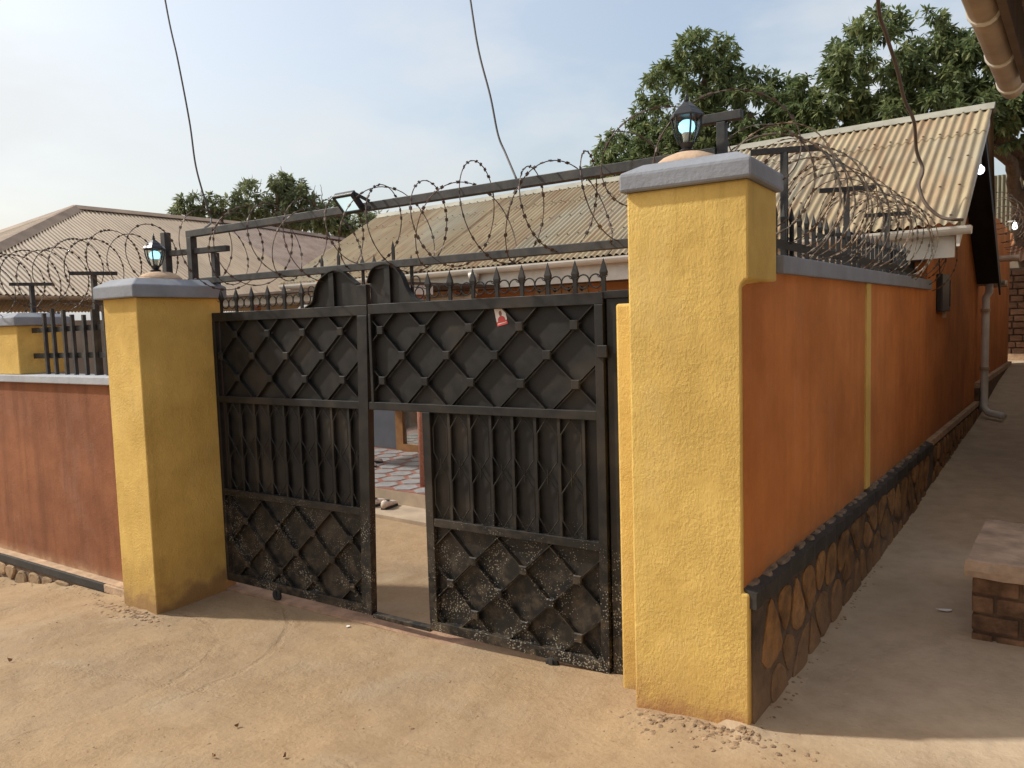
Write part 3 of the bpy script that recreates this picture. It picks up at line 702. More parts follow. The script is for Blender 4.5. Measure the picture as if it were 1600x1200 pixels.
MB().box((-1.757, -1.615), (YG-.008, YG+.0295), (.06, 2.068)).build('sheet', 'black_metal', jb, bev=.003)
MB().box((-1.80, -1.60), (YG-.018, YG+.034), (2.068, 2.108)).build('head', 'black_metal', jb, bev=.003)
# poster
ps = thing('sticker', (-2.425, -.0, 1.95), 'small tilted red and white portrait sticker on the black gate', 'sticker')
Q = Matrix.Rotation(R_(-12), 4, 'Y'); pc = Vector((-2.425, YG+.0135, 1.997))
def card(name, poly, mat, d, par): 
    b = MB(); n = len(poly)
    vs_ = [pc+Q@Vector((x, -d, z)) for x, z in poly]+[pc+Q@Vector((x, 0, z)) for x, z in poly]
    b.add(vs_, [list(range(n)), list(range(n, 2*n))[::-1]]+[(i, n+i, n+(i+1) % n, (i+1) % n) for i in range(n)]); return b.build(name, mat, par)
cb = card('card', [(-.036, -.05), (.036, -.05), (.036, .05), (-.036, .05)], 'card_white', .0012, ps)
card('red_band', [(-.036, -.05), (.036, -.05), (.036, -.026), (-.036, -.026)], 'card_red', .0018, ps)
card('white_line', [(-.03, -.040), (.03, -.040), (.03, -.036), (-.03, -.036)], 'card_white', .0022, ps)
card('shoulders', [(-.026, -.026), (.026, -.026), (.022, -.008), (.008, .002), (-.008, .002), (-.022, -.008)], 'card_red', .0017, ps)
card('head', [(.012*math.cos(t)*.85, .017+.015*math.sin(t)) for t in np.linspace(0, 6.28, 15)[:-1]], 'card_skin', .0019, ps)

# ------------------------------------------------------------------ frame above the gate
fr = thing('gate_gantry', (-5.25, 0, 2.34), 'black steel gantry of two long bars above the gate', 'gantry')
def fbar(p, q, w=.05, name='bar'): MB().bar(p, q, w, w, (0, 0, 1)).build(name, 'bar_metal', fr, bev=.003)
fbar((-5.27, .02, 2.705), (-1.18, .02, 2.722)); fbar((-5.27, .02, 2.345), (-1.47, .02, 2.342), .046)
for x, a, b in ((-5.235, 2.30, 2.68), (-5.50, 2.30, 2.735)): fbar((x, .02 if x > -5.4 else -.02, a), (x, .02 if x > -5.4 else -.02, b), .055, 'post')
fbar((-5.66, -.025, 2.575), (-4.88, .075, 2.575), .042, 'cross_bar'); fbar((-5.03, .07, 2.06), (-5.03, .07, 2.552), .045, 'post')
fbar((-1.56, .02, 2.60), (-1.56, .02, 2.70), .05, 'post'); fbar((-1.155, .02, 2.62), (-1.155, .02, 2.86), .042, 'post')
fbar((-1.32, .02, 2.882), (-1.06, .02, 2.882), .042, 'cross_bar')
razor_coil('razor_wire', straight((-5.25, .03, 2.555), (-1.52, .03, 2.575)), .262, 10.5, 'rusty razor wire coil wound round the two bars above the gate', 'razor_rust', 11, per=58, jit=.17, barb=.0115, wr=.0031, hand=1)
razor_coil('razor_wire', straight((-5.1, .05, 2.56), (-1.70, .05, 2.555)), .245, 5.5, 'thin second strand of rusty razor wire crossing the coil above the gate', 'razor_rust', 23, per=58, jit=.14, barb=.0115, wr=.003, hand=-1)
# loops over the tall pillar
def loops(t):
    p = Vector((-1.75, .02, 2.70)).lerp(Vector((-1.02, .05, 2.78)), t); return p, Vector((0, 0, 1)), Vector((.9, .35, 0)).normalized()
razor_coil('razor_wire', loops, .25, 2.4, 'loose razor wire loops behind the lantern on the tall pillar', 'razor_rust', 31, per=58, jit=.2, barb=.011, wr=.003)
# floodlight
fl = thing('floodlight', (-3.38, .0, 2.73), 'small lit LED floodlight fixed to the bar above the gate', 'floodlight')
fc = Vector((-3.50, -.06, 2.735)); ax = Vector((1, -.05, 0)).normalized(); nn = Vector((.12, -.72, -.68)); nn = (nn-ax*nn.dot(ax)).normalized(); ay = nn.cross(ax)
def fbox(name, a, b, c0, c1, mat):
    m = MB(); vs_ = [fc+ax*x+ay*y+nn*z for z in (c0, c1) for y in (-b, b) for x in (-a, a)]
    m.add(vs_, [(0, 2, 3, 1), (4, 5, 7, 6), (0, 1, 5, 4), (2, 6, 7, 3), (0, 4, 6, 2), (1, 3, 7, 5)]); return m.build(name, mat, fl, bev=.003)
fbox('housing', .088, .068, -.03, .0, 'lantern_black')
for sx, sy, a, b in ((0, 1, .088, .008), (0, -1, .088, .008), (1, 0, .008, .052), (-1, 0, .008, .052)):
    m = MB(); c = fc+ax*sx*.080+ay*sy*.060
    vs_ = [c+ax*x+ay*y+nn*z for z in (.0005, .012) for y in (-b, b) for x in (-a, a)]
    m.add(vs_, [(0, 2, 3, 1), (4, 5, 7, 6), (0, 1, 5, 4), (2, 6, 7, 3), (0, 4, 6, 2), (1, 3, 7, 5)]); m.build('bezel', 'lantern_black', fl)
fbox('lit_panel', .071, .051, .0005, .006, 'flood_lit')
m = MB(); m.bar(fc+ax*.09+ay*.05-nn*.015, (-3.37, -.005, 2.74), .008, .02); m.bar(fc+ax*.09-ay*.05-nn*.015, (-3.37, -.005, 2.70), .008, .02); m.build('bracket', 'lantern_black', fl)

# ------------------------------------------------------------------ alley wall
wa = thing('boundary_wall', tuple(AL(-.1, 2.3, .1)), 'orange plastered wall along the alley with stone plinth and grey coping', 'wall')
WE = 4.62
MB().box((-.21, .004), (.014, WE), (-.2, 2.150), AL).build('wall_body', 'orange_stucco_shaded', wa)
MB().box((-.25, .035), (.47, WE+.02), (2.150, 2.235), AL).build('coping', 'grey_paint', wa, bev=.006)
MB().box((0.0, .018), (2.22, 2.34), (.79, 2.149), AL).build('pilaster_strip', 'yellow_stucco', wa, bev=.004)
MB().box((0.0, .040), (.03, WE), (-.2, .70), AL).build('plinth', 'plinth_mortar', wa)
b = MB(); r_ = random.Random(4); n = 70
for i in range(n):                                          # chipped black ledge, jittered along its length
    v0, v1 = .012+(WE-.012)*i/n, .012+(WE-.012)*(i+1)/n
    e0 = .058+.006*math.sin(i*2.1)+.004*math.sin(i*5.3); e1 = .058+.006*math.sin((i+1)*2.1)+.004*math.sin((i+1)*5.3)
    z0_ = .772+.004*math.sin(i*1.7); z1_ = .772+.004*math.sin((i+1)*1.7)
    vs_ = [AL(.002, v0, .69), AL(e0, v0, .69), AL(.002, v1, .69), AL(e1, v1, .69), AL(.002, v0, z0_+.006), AL(e0, v0, z0_-.012), AL(.002, v1, z1_+.006), AL(e1, v1, z1_-.012)]
    b.add(vs_, [(0, 2, 3, 1), (4, 5, 7, 6), (1, 3, 7, 5)]+([(0, 1, 5, 4)] if i == 0 else [])+([(2, 6, 7, 3)] if i == n-1 else []))
b.build('ledge', 'brush_black', wa)
b = MB(); r_ = random.Random(9)
i = 0; v = .05
while v < WE-.2:                                            # crumbly mortar lying on the ledge
    w = r_.uniform(.05, .16); h = r_.uniform(.004, .013); e = r_.uniform(.028, .046)
    pts_ = [(0, v), (e*.8, v+.01), (e, v+w*.5), (e*.85, v+w), (0, v+w+.01)]
    bot = [AL(p, q, .768) for p, q in pts_]; top = [AL(p*.8+.002, q, .774+h) for p, q in pts_]
    b.add(bot+top, [(5, 6, 7, 8, 9)]+[(k, (k+1) % 5, 5+(k+1) % 5, 5+k) for k in range(5)]); v += w*r_.uniform(.9, 2.0)
b.build('mortar_crumbs', 'crumbs', wa)
stones(wa, lambda l, d, z: AL(.040+d, .03+l, z), 4.55, 1, (.10, .688), 2, .21, 'stone_paint', .011, 8, None)
ra = thing('railing', tuple(AL(-.10, 2.6, 2.235)), 'row of black iron spikes along the grey coping beside the alley', 'railing')
ns = 30
for i in range(ns):
    v = .62+i*(4.55-.62)/(ns-1); p0, h = AL(-.10, v, 2.228), .30
    b = MB(); y = Vector((0, 0, 1))
    b.bar(p0, p0+y*h*.72, .020, .020, AV)
    o = len(b.v)
    for zz, w in ((h*.70, .014), (h*.78, .018), (h, .001)):
        for sx, sy in ((-1, -1), (1, -1), (1, 1), (-1, 1)): b.v.append(p0+y*zz+AU*sx*w*.6+AV*sy*w)
    for q in range(2):
        for k in range(4): b.f.append([o+4*q+k, o+4*q+(k+1) % 4, o+4*q+4+(k+1) % 4, o+4*q+4+k])
    b.f.append([o+8, o+9, o+10, o+11]); b.build('spike', 'iron_black', ra)
MB().bar(AL(-.086, .47, 2.315), AL(-.086, 4.60, 2.315), .006, .045).build('rail', 'iron_black', ra)
for v, h, nm in ((1.0, .575, 'tallest black T-shaped iron post on the alley wall, near the yellow pillar'), (2.3, .53, 'middle black T-shaped iron post on the alley wall'), (3.57, .485, 'black T-shaped iron post on the alley wall, near the house gutter')):
    t_post('wire_post', tuple(AL(-.13, v, 2.235)), h, AU*.8+AV*.35, .17, nm, 'T posts carrying razor wire')
def coilA(t): return AL(-.13, .55+t*4.4, 2.60-.10*t), Vector((0, 0, 1)), AU*.93+AV*.37*math.sin(t*40)
razor_coil('razor_wire', coilA, .29, 33, 'dense pale razor wire coil above the spiked alley wall', 'razor_zinc', 41, per=46, jit=.24, barb=.010, wr=.0032)

# ------------------------------------------------------------------ corrugated sheets
PITCH = .076; AMP = .0135
def corr(lo, hi, dirw, parent, mat, name='sheet', sheet_w=.76, w0=0, w1=1, smooth=True):
    """lo(w), hi(w): world points of lower and upper edge at position w along the roof; corrugations run lo->hi"""
    nsh = max(1, round((w1-w0)/sheet_w)); sw = (w1-w0)/nsh
    for s_ in range(nsh):
        a, b = w0+s_*sw, w0+(s_+1)*sw + (.03 if s_ < nsh-1 else 0)
        n = max(6, int((b-a)/PITCH*8)); m = MB(); jl = random.uniform(-.012, .012)
        cols = []
        for i in range(n+1):
            w = a+(b-a)*i/n; l, h = lo(w), hi(w); d = (h-l).normalized(); nrm = Vector(dirw).cross(d).normalized()
            if nrm.z < 0: nrm = -nrm
            off = nrm*(AMP*math.cos(2*math.pi*w/PITCH) + .003*(s_ % 2))
            cols.append((l+off+d*jl*-1, l+(h-l)*.5+off, h+off))
        vs_ = [p for c in cols for p in c]
        fs_ = [(3*i+k, 3*i+3+k, 3*i+4+k, 3*i+1+k) for i in range(n) for k in (0, 1)]
        m.add(vs_, fs_); m.build(name, mat(s_) if callable(mat) else mat, parent, smooth=smooth)

# ------------------------------------------------------------------ the house
hs = thing('house', tuple(AL(-4, 6, .0)), 'orange house with rusty cream corrugated roof and white gutter inside the walls', 'house')
FV, RV, RID = 4.62, 8.3, 6.3
EZ = 2.665; RZ = 4.04; RZL = 3.895; USTEP = -3.0; UL = -8.75; UR = .33
gw = [(FV, -.3), (RV, -.3), (RV, 2.40), (RID, RZ-.16), (FV, 2.72)]
MB().prism(gw, AL(-.2, 0, 0), AV, (0, 0, 1), AU*.2).build('gable_wall', 'orange_stucco_shaded', hs)
MB().prism([(FV, -.3), (RV, -.3), (RV, .72), (FV, .72)], AL(0, 0, 0), AV, (0, 0, 1), AU*.04).build('plinth', 'plinth_mortar', hs)
MB().box((.0, .052), (WE+.002, RV), (.722, .785), AL).build('ledge', 'ledge_dust', hs, bev=.006)
MB().box((-8.5, -.2), (FV, FV+.2), (-.2, 2.62), AL).build('front_wall', 'house_wall', hs)
MB().box((-8.5, -.2), (RV-.2, RV), (-.2, 2.3), AL).build('back_wall', 'house_wall', hs)
MB().prism([(FV, -.2), (RV, -.2), (RV, 2.3), (RID, RZL-.2), (FV, 2.6)], AL(-8.7, 0, 0), AV, (0, 0, 1), AU*.2).build('gable_wall', 'house_wall', hs)
rf = MB().box((UL+.1, UR-.06), (RID-.05, RID+.05), (RZL-.14, RZL-.06), AL).build('roof', 'wood_dark', hs)
def slope(w, t_, lift, top): return AL(w, 4.13+(RID-4.13)*t_, EZ+(top-EZ)*t_+lift)
for a_, b_, top in ((USTEP, UR, RZ), (UL, USTEP-.012, RZL)):
    corr(lambda w: slope(w, 0, 0, top), lambda w: slope(w, .78, 0, top), AU, rf, 'roof_cream', w0=a_, w1=b_)
    corr(lambda w: slope(w, .735, .007, top), lambda w: slope(w, 1, .007, top), AU, rf, 'roof_cream', w0=a_, w1=b_)
nl = MB(); rr2 = random.Random(3)
for a_, b_, top in ((USTEP, UR, RZ), (UL, USTEP-.012, RZL)):
    k0, k1 = math.ceil(a_/PITCH), math.floor(b_/PITCH)
    for t_ in (.05, .27, .52, .755, .95):
        for k in range(k0, k1+1, 2):
            if rr2.random() < .12: continue
            nl.lathe([(.013, 0), (.011, .006), (.003, .009)], slope(k*PITCH, t_+rr2.uniform(-.006, .006), AMP+.006+(.007 if t_ > .74 else 0), top), 6)
nlo = nl.build('nails', 'roof_rusty', rf); nlo['kind'] = 'stuff'
corr(lambda w: AL(w-.12*(w > USTEP), 8.45, 2.33), lambda w: AL(w, RID, RZ if w > USTEP else RZL), AU, rf, 'roof_cream', w0=UL, w1=UR, sheet_w=3.0)
def ridge(u0, u1, z):
    MB().prism([(-.11, -.052), (0, .022), (.11, -.052), (.11, -.044), (.02, .034), (-.02, .034), (-.11, -.044)], AL(u0, RID, z), AV, (0, 0, 1), AU*(u1-u0)).build('ridge_cap', 'ridge_metal', rf, bev=.003)
ridge(USTEP, UR+.02, RZ+.004); ridge(UL, USTEP-.012, RZL+.004)
# step between the two ridges is closed by a small boarded triangle
MB().prism([(4.2, EZ-.05), (RID, RZ-.03), (RID+1.9, 2.5), (RID+1.5, 2.5), (RID, RZL-.2), (4.5, EZ-.05)], AL(USTEP-.005, 0, 0), AV, (0, 0, 1), AU*.012).build('step_board', 'wood_dark', rf)
# barge boards and dark soffit on the alley gable
def barge(name, va, za, vb, zb, h, u0, u1, mat):
    MB().prism([(va, za), (vb, zb), (vb, zb-h), (va, za-h)], AL(u0, 0, 0), AV, (0, 0, 1), AU*(u1-u0)).build(name, mat, hs)
barge('barge_board', 4.16, EZ-.02, RID, RZ-.025, .16, UR-.05, UR-.025, 'fascia_white')
barge('barge_board', RID, RZ-.025, 8.42, 2.34, .20, UR-.09, UR-.07, 'barge_black')
barge('soffit', FV, 2.72+.11, RID, RZ-.10, .012, 0, UR-.052, 'barge_black'); barge('soffit', RID, RZ-.10, 8.40, 2.30, .012, 0, UR-.092, 'barge_black')
# gutter, fascia, downpipes
def half_round(u0, u1, vc, zc, r, name, parent, mat, axis=AU, org=None):
    m = MB(); n = 10; pr_ = [(math.cos(t), math.sin(t)) for t in np.linspace(math.pi, 2*math.pi, n+1)]
    prof = [(r*c, r*s_) for c, s_ in pr_]+[(r*.9*c, r*.9*s_) for c, s_ in pr_[::-1]]
    m.prism(prof, AL(u0, vc, zc), AV, (0, 0, 1), AU*(u1-u0)); o = m.build(name, mat, parent, smooth=False)
    return o
MB().box((-8.6, .26), (4.235, 4.26), (2.40, 2.60), AL).build('fascia', 'fascia_white', hs, bev=.003)
gt = half_round(-8.7, .38, 4.165, 2.645, .066, 'gutter', hs, 'pvc_white')
MB().prism([(.068*math.cos(t), .068*math.sin(t)) for t in np.linspace(math.pi, 2*math.pi, 11)], AL(.375, 4.165, 2.645), AV, (0, 0, 1), AU*.012).build('end_cap', 'pvc_white', gt)
MB().tube([AL(.20, 4.165, 2.53), AL(-4.82, 4.165, 2.56)], .001, 4)
MB().box((-8.6, -.01), (4.262, FV), (2.40, 2.415), AL).build('soffit', 'wood_dark', hs)
dp = MB().tube([AL(-4.9, 4.165, 2.60), AL(-4.9, 4.165, 2.42), AL(-4.92, 4.165, 2.34), AL(-5.0, 4.165, 2.30), AL(-6.9, 4.165, 2.27)], .052, 12).build('downpipe', 'pvc_white', hs, smooth=True)
MB().lathe([(.06, -.03), (.072, .02), (.072, .04)], AL(-4.9, 4.165, 2.55), 12).build('outlet', 'pvc_white', dp, smooth=True)
for zz in (2.46, 2.36): MB().box((-8.3, -5.15), (4.05, 4.12), (zz-.03, zz+.03), AL).build('porch_beam', 'wood_raw', hs, bev=.004)
for i, u_ in enumerate((-4.23, -4.0, -3.80, -3.62)):        # vent blocks; flat dark diamonds paint the shade in their holes
    vb = MB().box((u_-.085, u_+.085), (FV-.014, FV), (2.285, 2.405), AL).build('vent_block', 'vent_clay', hs)
    c = AL(u_, FV-.0165, 2.345)
    MB().prism([(.032, 0), (0, .032), (-.032, 0), (0, -.032)], c, AU, (0, 0, 1), AV*.002).build('vent_hole_shade', 'inner_dark', vb)
MB().tube([AL(-3.3+.4*i, FV-.05, 2.30-.02*math.sin(i*.9)) for i in range(9)], .005, 5).build('eave_wire', 'pvc_white', hs)
# gable details
BU, BV, BZ = .215, 6.40, 3.42
mb = MB().box((.0, .055), (5.12, 5.62), (1.95, 2.31), AL).build('meter_box', 'meter_black', hs, bev=.008)
MB().box((.0551, .06), (5.58, 5.615), (2.0, 2.26), AL).build('meter_hinge', 'bar_metal', mb)
MB().box((.001, .03), (5.5, 5.56), (1.89, 1.945), AL).build('meter_cable_box', 'pvc_dirty', mb)
MB().tube([AL(.02, 5.2, 2.31), AL(.02, 5.15, 2.45), AL(.02, 5.0, 2.62)], .006, 5).build('meter_wire', 'cable', mb)
MB().lathe([(.012, .06), (.02, .045), (.038, .03), (.042, .0), (.03, -.03), (.004, -.042)], AL(BU, BV, BZ), 12).build('gable_bulb', 'bulb_white', hs, smooth=True)
MB().tube([AL(BU, BV, BZ+.05), AL(BU, BV, BZ+.26)], .012, 6).build('bulb_cord', 'pvc_white', hs)
dpi = MB().tube([AL(.13, 8.46, 2.30), AL(.13, 8.46, 2.18), AL(.10, 8.42, 2.12), AL(.10, 8.40, .85), AL(.10, 8.38, .70), AL(.16, 8.30, .64), AL(.34, 8.15, .62)], .045, 12).build('downpipe', 'pvc_white', hs, smooth=True)
for zz in (1.95, 1.2): MB().lathe([(.056, -.02), (.056, .02)], AL(.10, 8.40, zz), 12).build('clip', 'pvc_dirty', dpi)
half_round(-3.0, .30, 8.52, 2.33, .066, 'gutter', hs, 'pvc_dirty')
stones(hs, lambda l, d, z: AL(.040+d, WE+.02+l, z), RV-WE-.05, 1, (.30, .715), 2, .21, 'stone_paint', .014, 15, None)
# porch
PV0, PZ = 2.60, .20
po = MB().box((-8.3, -3.2), (PV0, FV), (-.2, PZ-.012), AL).build('porch_base', 'concrete', hs)
MB().box((-8.3, -3.2), (PV0+.005, FV-.002), (PZ-.012, PZ-.004), AL).build('tile_bed', 'tile_red', po)
hx = .175
for i in range(13):
    for j in range(8):
        cu = -7.6+i*hx*1.78+(j % 2)*hx*.89; cv = PV0+.15+j*hx*1.56
        if cv > FV-.2 or cu > -3.4: continue
        MB().prism([(hx*.82*math.cos(t)*1., hx*.82*math.sin(t)) for t in np.linspace(math.pi/6, 2*math.pi+math.pi/6, 7)[:-1]], AL(cu, cv, PZ-.006), AU, AV, (0, 0, .008)).build('tile', 'tile_blue', po)
MB().box((-6.9, -3.4), (PV0-.42, PV0), (-.2, .045), AL).build('step', 'concrete', hs, bev=.006)
for u_ in (-4.66, -7.6):
    MB().tube([AL(u_, 2.92, PZ-.006), AL(u_, 2.92, 2.40)], .062, 16).build('column', 'pink_column', hs, smooth=True)
MB().box((-8.3, -4.56), (2.70, 3.05), (2.30, 2.40), AL).build('porch_lintel', 'fascia_white', hs)
MB().prism([(2.55, 2.402), (FV-.02, 2.402), (FV-.02, 2.43), (2.55, 2.43)], AL(-8.4, 0, 0), AV, (0, 0, 1), AU*3.85).build('porch_ceiling', 'wood_dark', hs)
dr = MB().box((-6.74, -6.60), (FV-.10, FV-.002), (PZ-.002, 2.1), AL).build('door_frame', 'door_wood', hs)
MB().box((-5.2, -5.08), (FV-.10, FV-.002), (PZ-.002, 2.1), AL).build('jamb', 'door_wood', dr); MB().box((-6.60, -5.2), (FV-.10, FV-.002), (PZ-.002, PZ+.10), AL).build('bottom_rail', 'door_wood', dr)
MB().box((-6.60, -5.2), (FV-.10, FV-.002), (2.0, 2.1), AL).build('head_rail', 'door_wood', dr)
MB().box((-6.60, -5.2), (FV-.06, FV-.05), (PZ+.10, 2.0), AL).build('pane', 'door_glass', dr)
MB().box((-8.3, -6.76), (FV-.03, FV-.003), (PZ, 2.2), AL).build('painted_dado', 'dark_wall', hs)

def shoe(base, rz, label, mat, L=.27):
    o = thing('shoe', base, label, 'shoe', 'shoes left at the porch'); B = Vector(base); Rz = Matrix.Rotation(rz, 3, 'Z')
    m = MB(); n = 14; secs = [(-.5, .10, .030, .075), (-.42, .14, .04, .085), (-.2, .15, .042, .075), (.05, .16, .048, .06), (.3, .17, .05, .05), (.44, .13, .038, .035), (.5, .05, .015, .02)]
    o0 = 0
    for x, w, _, h in secs:
        for k in range(n):
            t_ = 2*math.pi*k/n; y = w*L*1.15*math.cos(t_); z = h*(.5+.5*math.sin(t_)) if math.sin(t_) > 0 else h*.5*(1+math.sin(t_))
            m.v.append(B+Rz@Vector((x*L, y, z+.012)))
    for i in range(len(secs)-1):
        for k in range(n): m.f.append([i*n+k, i*n+(k+1) % n, (i+1)*n+(k+1) % n, (i+1)*n+k])
    m.f.append(list(range(n))[::-1]); m.f.append([6*n+k for k in range(n)])
    m.build('upper', mat, o, smooth=True)
    p = [(-.5, .10), (-.2, .15), (.05, .16), (.3, .18), (.44, .13), (.5, .05)]; poly = [(x*L, w*L*1.2) for x, w in p]+[(x*L, -w*L*1.2) for x, w in p[::-1]]
    MB().prism(poly, B, Rz@Vector((1, 0, 0)), Rz@Vector((0, 1, 0)), (0, 0, .016)).build('sole', 'shoe_dark', o)
    q = MB(); q.lathe([(.030, 0), (.030, .012)], (0, 0, 0), 12); q2 = MB(); q2.v = [B+Rz@Vector((p_.x*1.5-.055, p_.y, p_.z+.077)) for p_ in q.v]; q2.f = q.f
    q2.build('opening', 'shoe_dark', o); return o
def alp(u_, v_, z): return tuple(AL(u_, v_, z))
shoe(alp(-5.06, PV0-.16, .046), 1.5, 'dark shoe on the porch step, half hidden by the gate stile', 'shoe_dark', .25)
shoe(alp(-4.93, PV0-.155, .046), 1.55, 'pale shoe on the porch step between the dark shoe and another pale one', 'shoe_light', .25)
shoe(alp(-4.75, PV0-.15, .046), 1.75, 'pale shoe on the porch step, next to the pink column', 'shoe_light', .25)
shoe(alp(-6.3, PV0+1.05, PZ+.002), .4, 'pale sports shoe on the porch tiles below the glass door', 'shoe_light', .28)
shoe(alp(-6.15, PV0+.82, PZ+.002), .1, 'white low shoe on the porch tiles, in front of the sports shoe', 'paper', .27)

# ------------------------------------------------------------------ neighbour's house on the left
nb = thing('house', tuple(AL(-14, 6, 0)), 'house with brown-grey corrugated hip roof behind the reddish brown wall', 'house')
NE, NZ, NM = -10.5, 2.55, .487
def nz_(u): return NZ+NM*(NE-u)
HV = 3.73; UT = -14.34
def utop(v):
    if v < HV: return UT+(HV-v)*1.0
    return UT if v < 7.3 else UT+min(.75, (v-7.3)*.28)
VF = HV-(NE-UT)
rn = MB().box((-14.4, -14.28), (HV, 11.5), (nz_(UT)-.2, nz_(UT)-.08), AL).build('roof', 'wood_dark', nb)
def nmat(i): return 'roof_grey' if i < 8 else 'roof_rusty'
corr(lambda w: AL(NE, w, NZ), lambda w: AL(min(utop(w), NE-.02), w, nz_(min(utop(w), NE-.02))), AV, rn, nmat, w0=VF+.03, w1=11.6, sheet_w=.86)
UB = UT-(NE-UT)
def corr_front(w):      # hip face towards the street; w is u
    return VF+abs(w-UT) if False else None
corr(lambda w: AL(w, VF, NZ), lambda w: AL(w, max(VF+.02, HV-abs(w-UT)), NZ+NM*(max(VF+.02, HV-abs(w-UT))-VF)), AU, rn, 'roof_grey', w0=UB+.03, w1=NE-.03, sheet_w=1.3)
corr(lambda w: AL(UB, w, NZ), lambda w: AL(max(2*UT-utop(w), UB+.02), w, nz_(utop(w))), AV, rn, 'roof_grey', w0=VF+.03, w1=11.6, sheet_w=3.2)
def capline(p, q, name, mat):
    d = (q-p).normalized(); s_ = d.cross(Vector((0, 0, 1))).normalized(); n_ = s_.cross(d)
    MB().prism([(-.16, -.05), (-.03, .035), (.03, .035), (.16, -.05), (.16, -.06), (0, .01), (-.16, -.06)], p, s_, n_, q-p).build(name, mat, rn)
K = AL(UT, HV, nz_(UT)+.01)
capline(AL(NE, VF, NZ+.01), K, 'hip_cap', 'ridge_brown'); capline(AL(UB, VF, NZ+.01), K, 'hip_cap', 'ridge_brown'); capline(K, AL(UT, 7.3, nz_(UT)+.01), 'ridge_cap', 'ridge_brown')
capline(AL(UT, 7.3, nz_(UT)+.01), AL(utop(11.6), 11.6, nz_(utop(11.6))+.01), 'ridge_cap', 'roof_rusty')
MB().prism([(VF+.35, 0), (11.3, 0), (11.3, 2.5), (VF+.35, 2.5)], AL(NE-.45, 0, -.3), AV, (0, 0, 1), AU*.2).build('side_wall', 'neigh_wall', nb)
MB().prism([(UB+.4, 0), (NE-.25, 0), (NE-.25, 2.5), (UB+.4, 2.5)], AL(0, VF+.4, -.3), AU, (0, 0, 1), AV*.2).build('front_wall', 'neigh_wall', nb)
MB().prism([(VF+.35, 0), (11.3, 0), (11.3, 2.5), (VF+.35, 2.5)], AL(UB+.25, 0, -.3), AV, (0, 0, 1), AU*.2).build('side_wall', 'neigh_wall', nb)
half = MB(); half.prism([(.06*math.cos(t), .06*math.sin(t)) for t in np.linspace(math.pi, 2*math.pi, 9)], AL(NE+.03, VF-.05, NZ-.01), AU, (0, 0, 1), AV*(11.6-VF)).build('gutter', 'pvc_dirty', nb)
for i in range(5):
    vv = 1.2+i*1.7
    wn_ = MB().box((NE-.252, NE-.235), (vv-.45, vv+.45), (1.0, 2.05), AL).build('window', 'wood_dark', nb)
    MB().box((NE-.234, NE-.230), (vv-.38, vv-.02), (1.06, 1.99), AL).build('pane', 'inner_dark', wn_); MB().box((NE-.234, NE-.230), (vv+.02, vv+.38), (1.06, 1.99), AL).build('pane', 'inner_dark', wn_)

# ------------------------------------------------------------------ building on the right of the alley (eave over the alley)
ob = thing('building', tuple(AL(2.2, -.5, .3)), 'roof eave with dirty pipe gutter and dark rafters overhanging the alley', 'building')
OU, OZ, OV0, OV1 = .905, 2.845, -4.6, .62
MB().box((1.75, 1.95), (-4.4, .45), (.0, 3.05), AL).build('wall', 'neigh_wall', ob)
MB().box((1.95, 4.5), (.25, .45), (.0, 3.05), AL).build('wall', 'neigh_wall', ob)
MB().tube([AL(OU, OV0, OZ), AL(OU, OV1, OZ)], .042, 16).build('gutter', 'pvc_dirty', ob, smooth=True)
for vv in (-1.55, -1.0, -.45, .1, .5): MB().lathe([(.064, -.012), (.064, .012)], (0, 0, 0), 16)
for vv in (-2.4, -1.9, -1.4, -.9, -.42, .08, .5):
    MB().tube([AL(OU, vv-.012, OZ), AL(OU, vv+.012, OZ)], .047, 16).build('gutter_clip', 'pvc_white', ob)
MB().box((OU+.048, OU+.07), (OV0, OV1-.25), (OZ-.045, OZ+.12), AL).build('fascia', 'wood_dark', ob)
orf = MB().box((OU+.3, OU+.36), (OV0, OV1-.2), (OZ+.12, OZ+.17), AL).build('purlin', 'wood_dark', ob)
MB().box((OU+.68, OU+.74), (OV0, OV1-.2), (OZ+.25, OZ+.30), AL).build('purlin', 'wood_dark', ob)
for vv in (-4.0, -3.1, -2.2, -1.3, -.55, .2):
    MB().prism([(OU+.09, OZ-.02), (OU+.09, OZ+.05), (3.2, OZ+.85), (3.2, OZ+.78)], AL(0, vv-.03, 0), AU, (0, 0, 1), AV*.06).build('rafter', 'wood_dark', ob)
rb = MB().box((3.1, 3.16), (OV0, OV1-.2), (OZ+.72, OZ+.80), AL).build('roof', 'wood_dark', ob)
corr(lambda w: AL(OU-.02, w, OZ+.085), lambda w: AL(3.4, w, OZ+.085+.875), AV, rb, 'roof_rusty', w0=OV0, w1=OV1-.12, sheet_w=.8)

b4 = thing('building', tuple(AL(2.5, 8, .3)), 'second plastered building hemming the narrow alley opposite the gable', 'building')
MB().box((1.06, 1.26), (2.75, 13.6), (-.1, 3.35), AL).build('wall', 'neigh_wall', b4)
MB().box((1.26, 5.0), (2.75, 2.95), (-.1, 3.35), AL).build('wall', 'neigh_wall', b4)
MB().box((.90, .925), (2.65, 13.6), (3.32, 3.48), AL).build('fascia', 'wood_dark', b4)
for vv in range(11): MB().prism([(.93, 3.36), (.93, 3.42), (3.4, 4.35), (3.4, 4.29)], AL(0, 2.8+vv, 0), AU, (0, 0, 1), AV*.06).build('rafter', 'wood_dark', b4)
rb4 = MB().box((3.35, 3.42), (2.65, 13.6), (4.22, 4.32), AL).build('roof', 'wood_dark', b4)
corr(lambda w: AL(.86, w, 3.45), lambda w: AL(3.6, w, 3.45+2.74*.38), AV, rb4, 'roof_rusty', w0=2.6, w1=13.6, sheet_w=2.2)

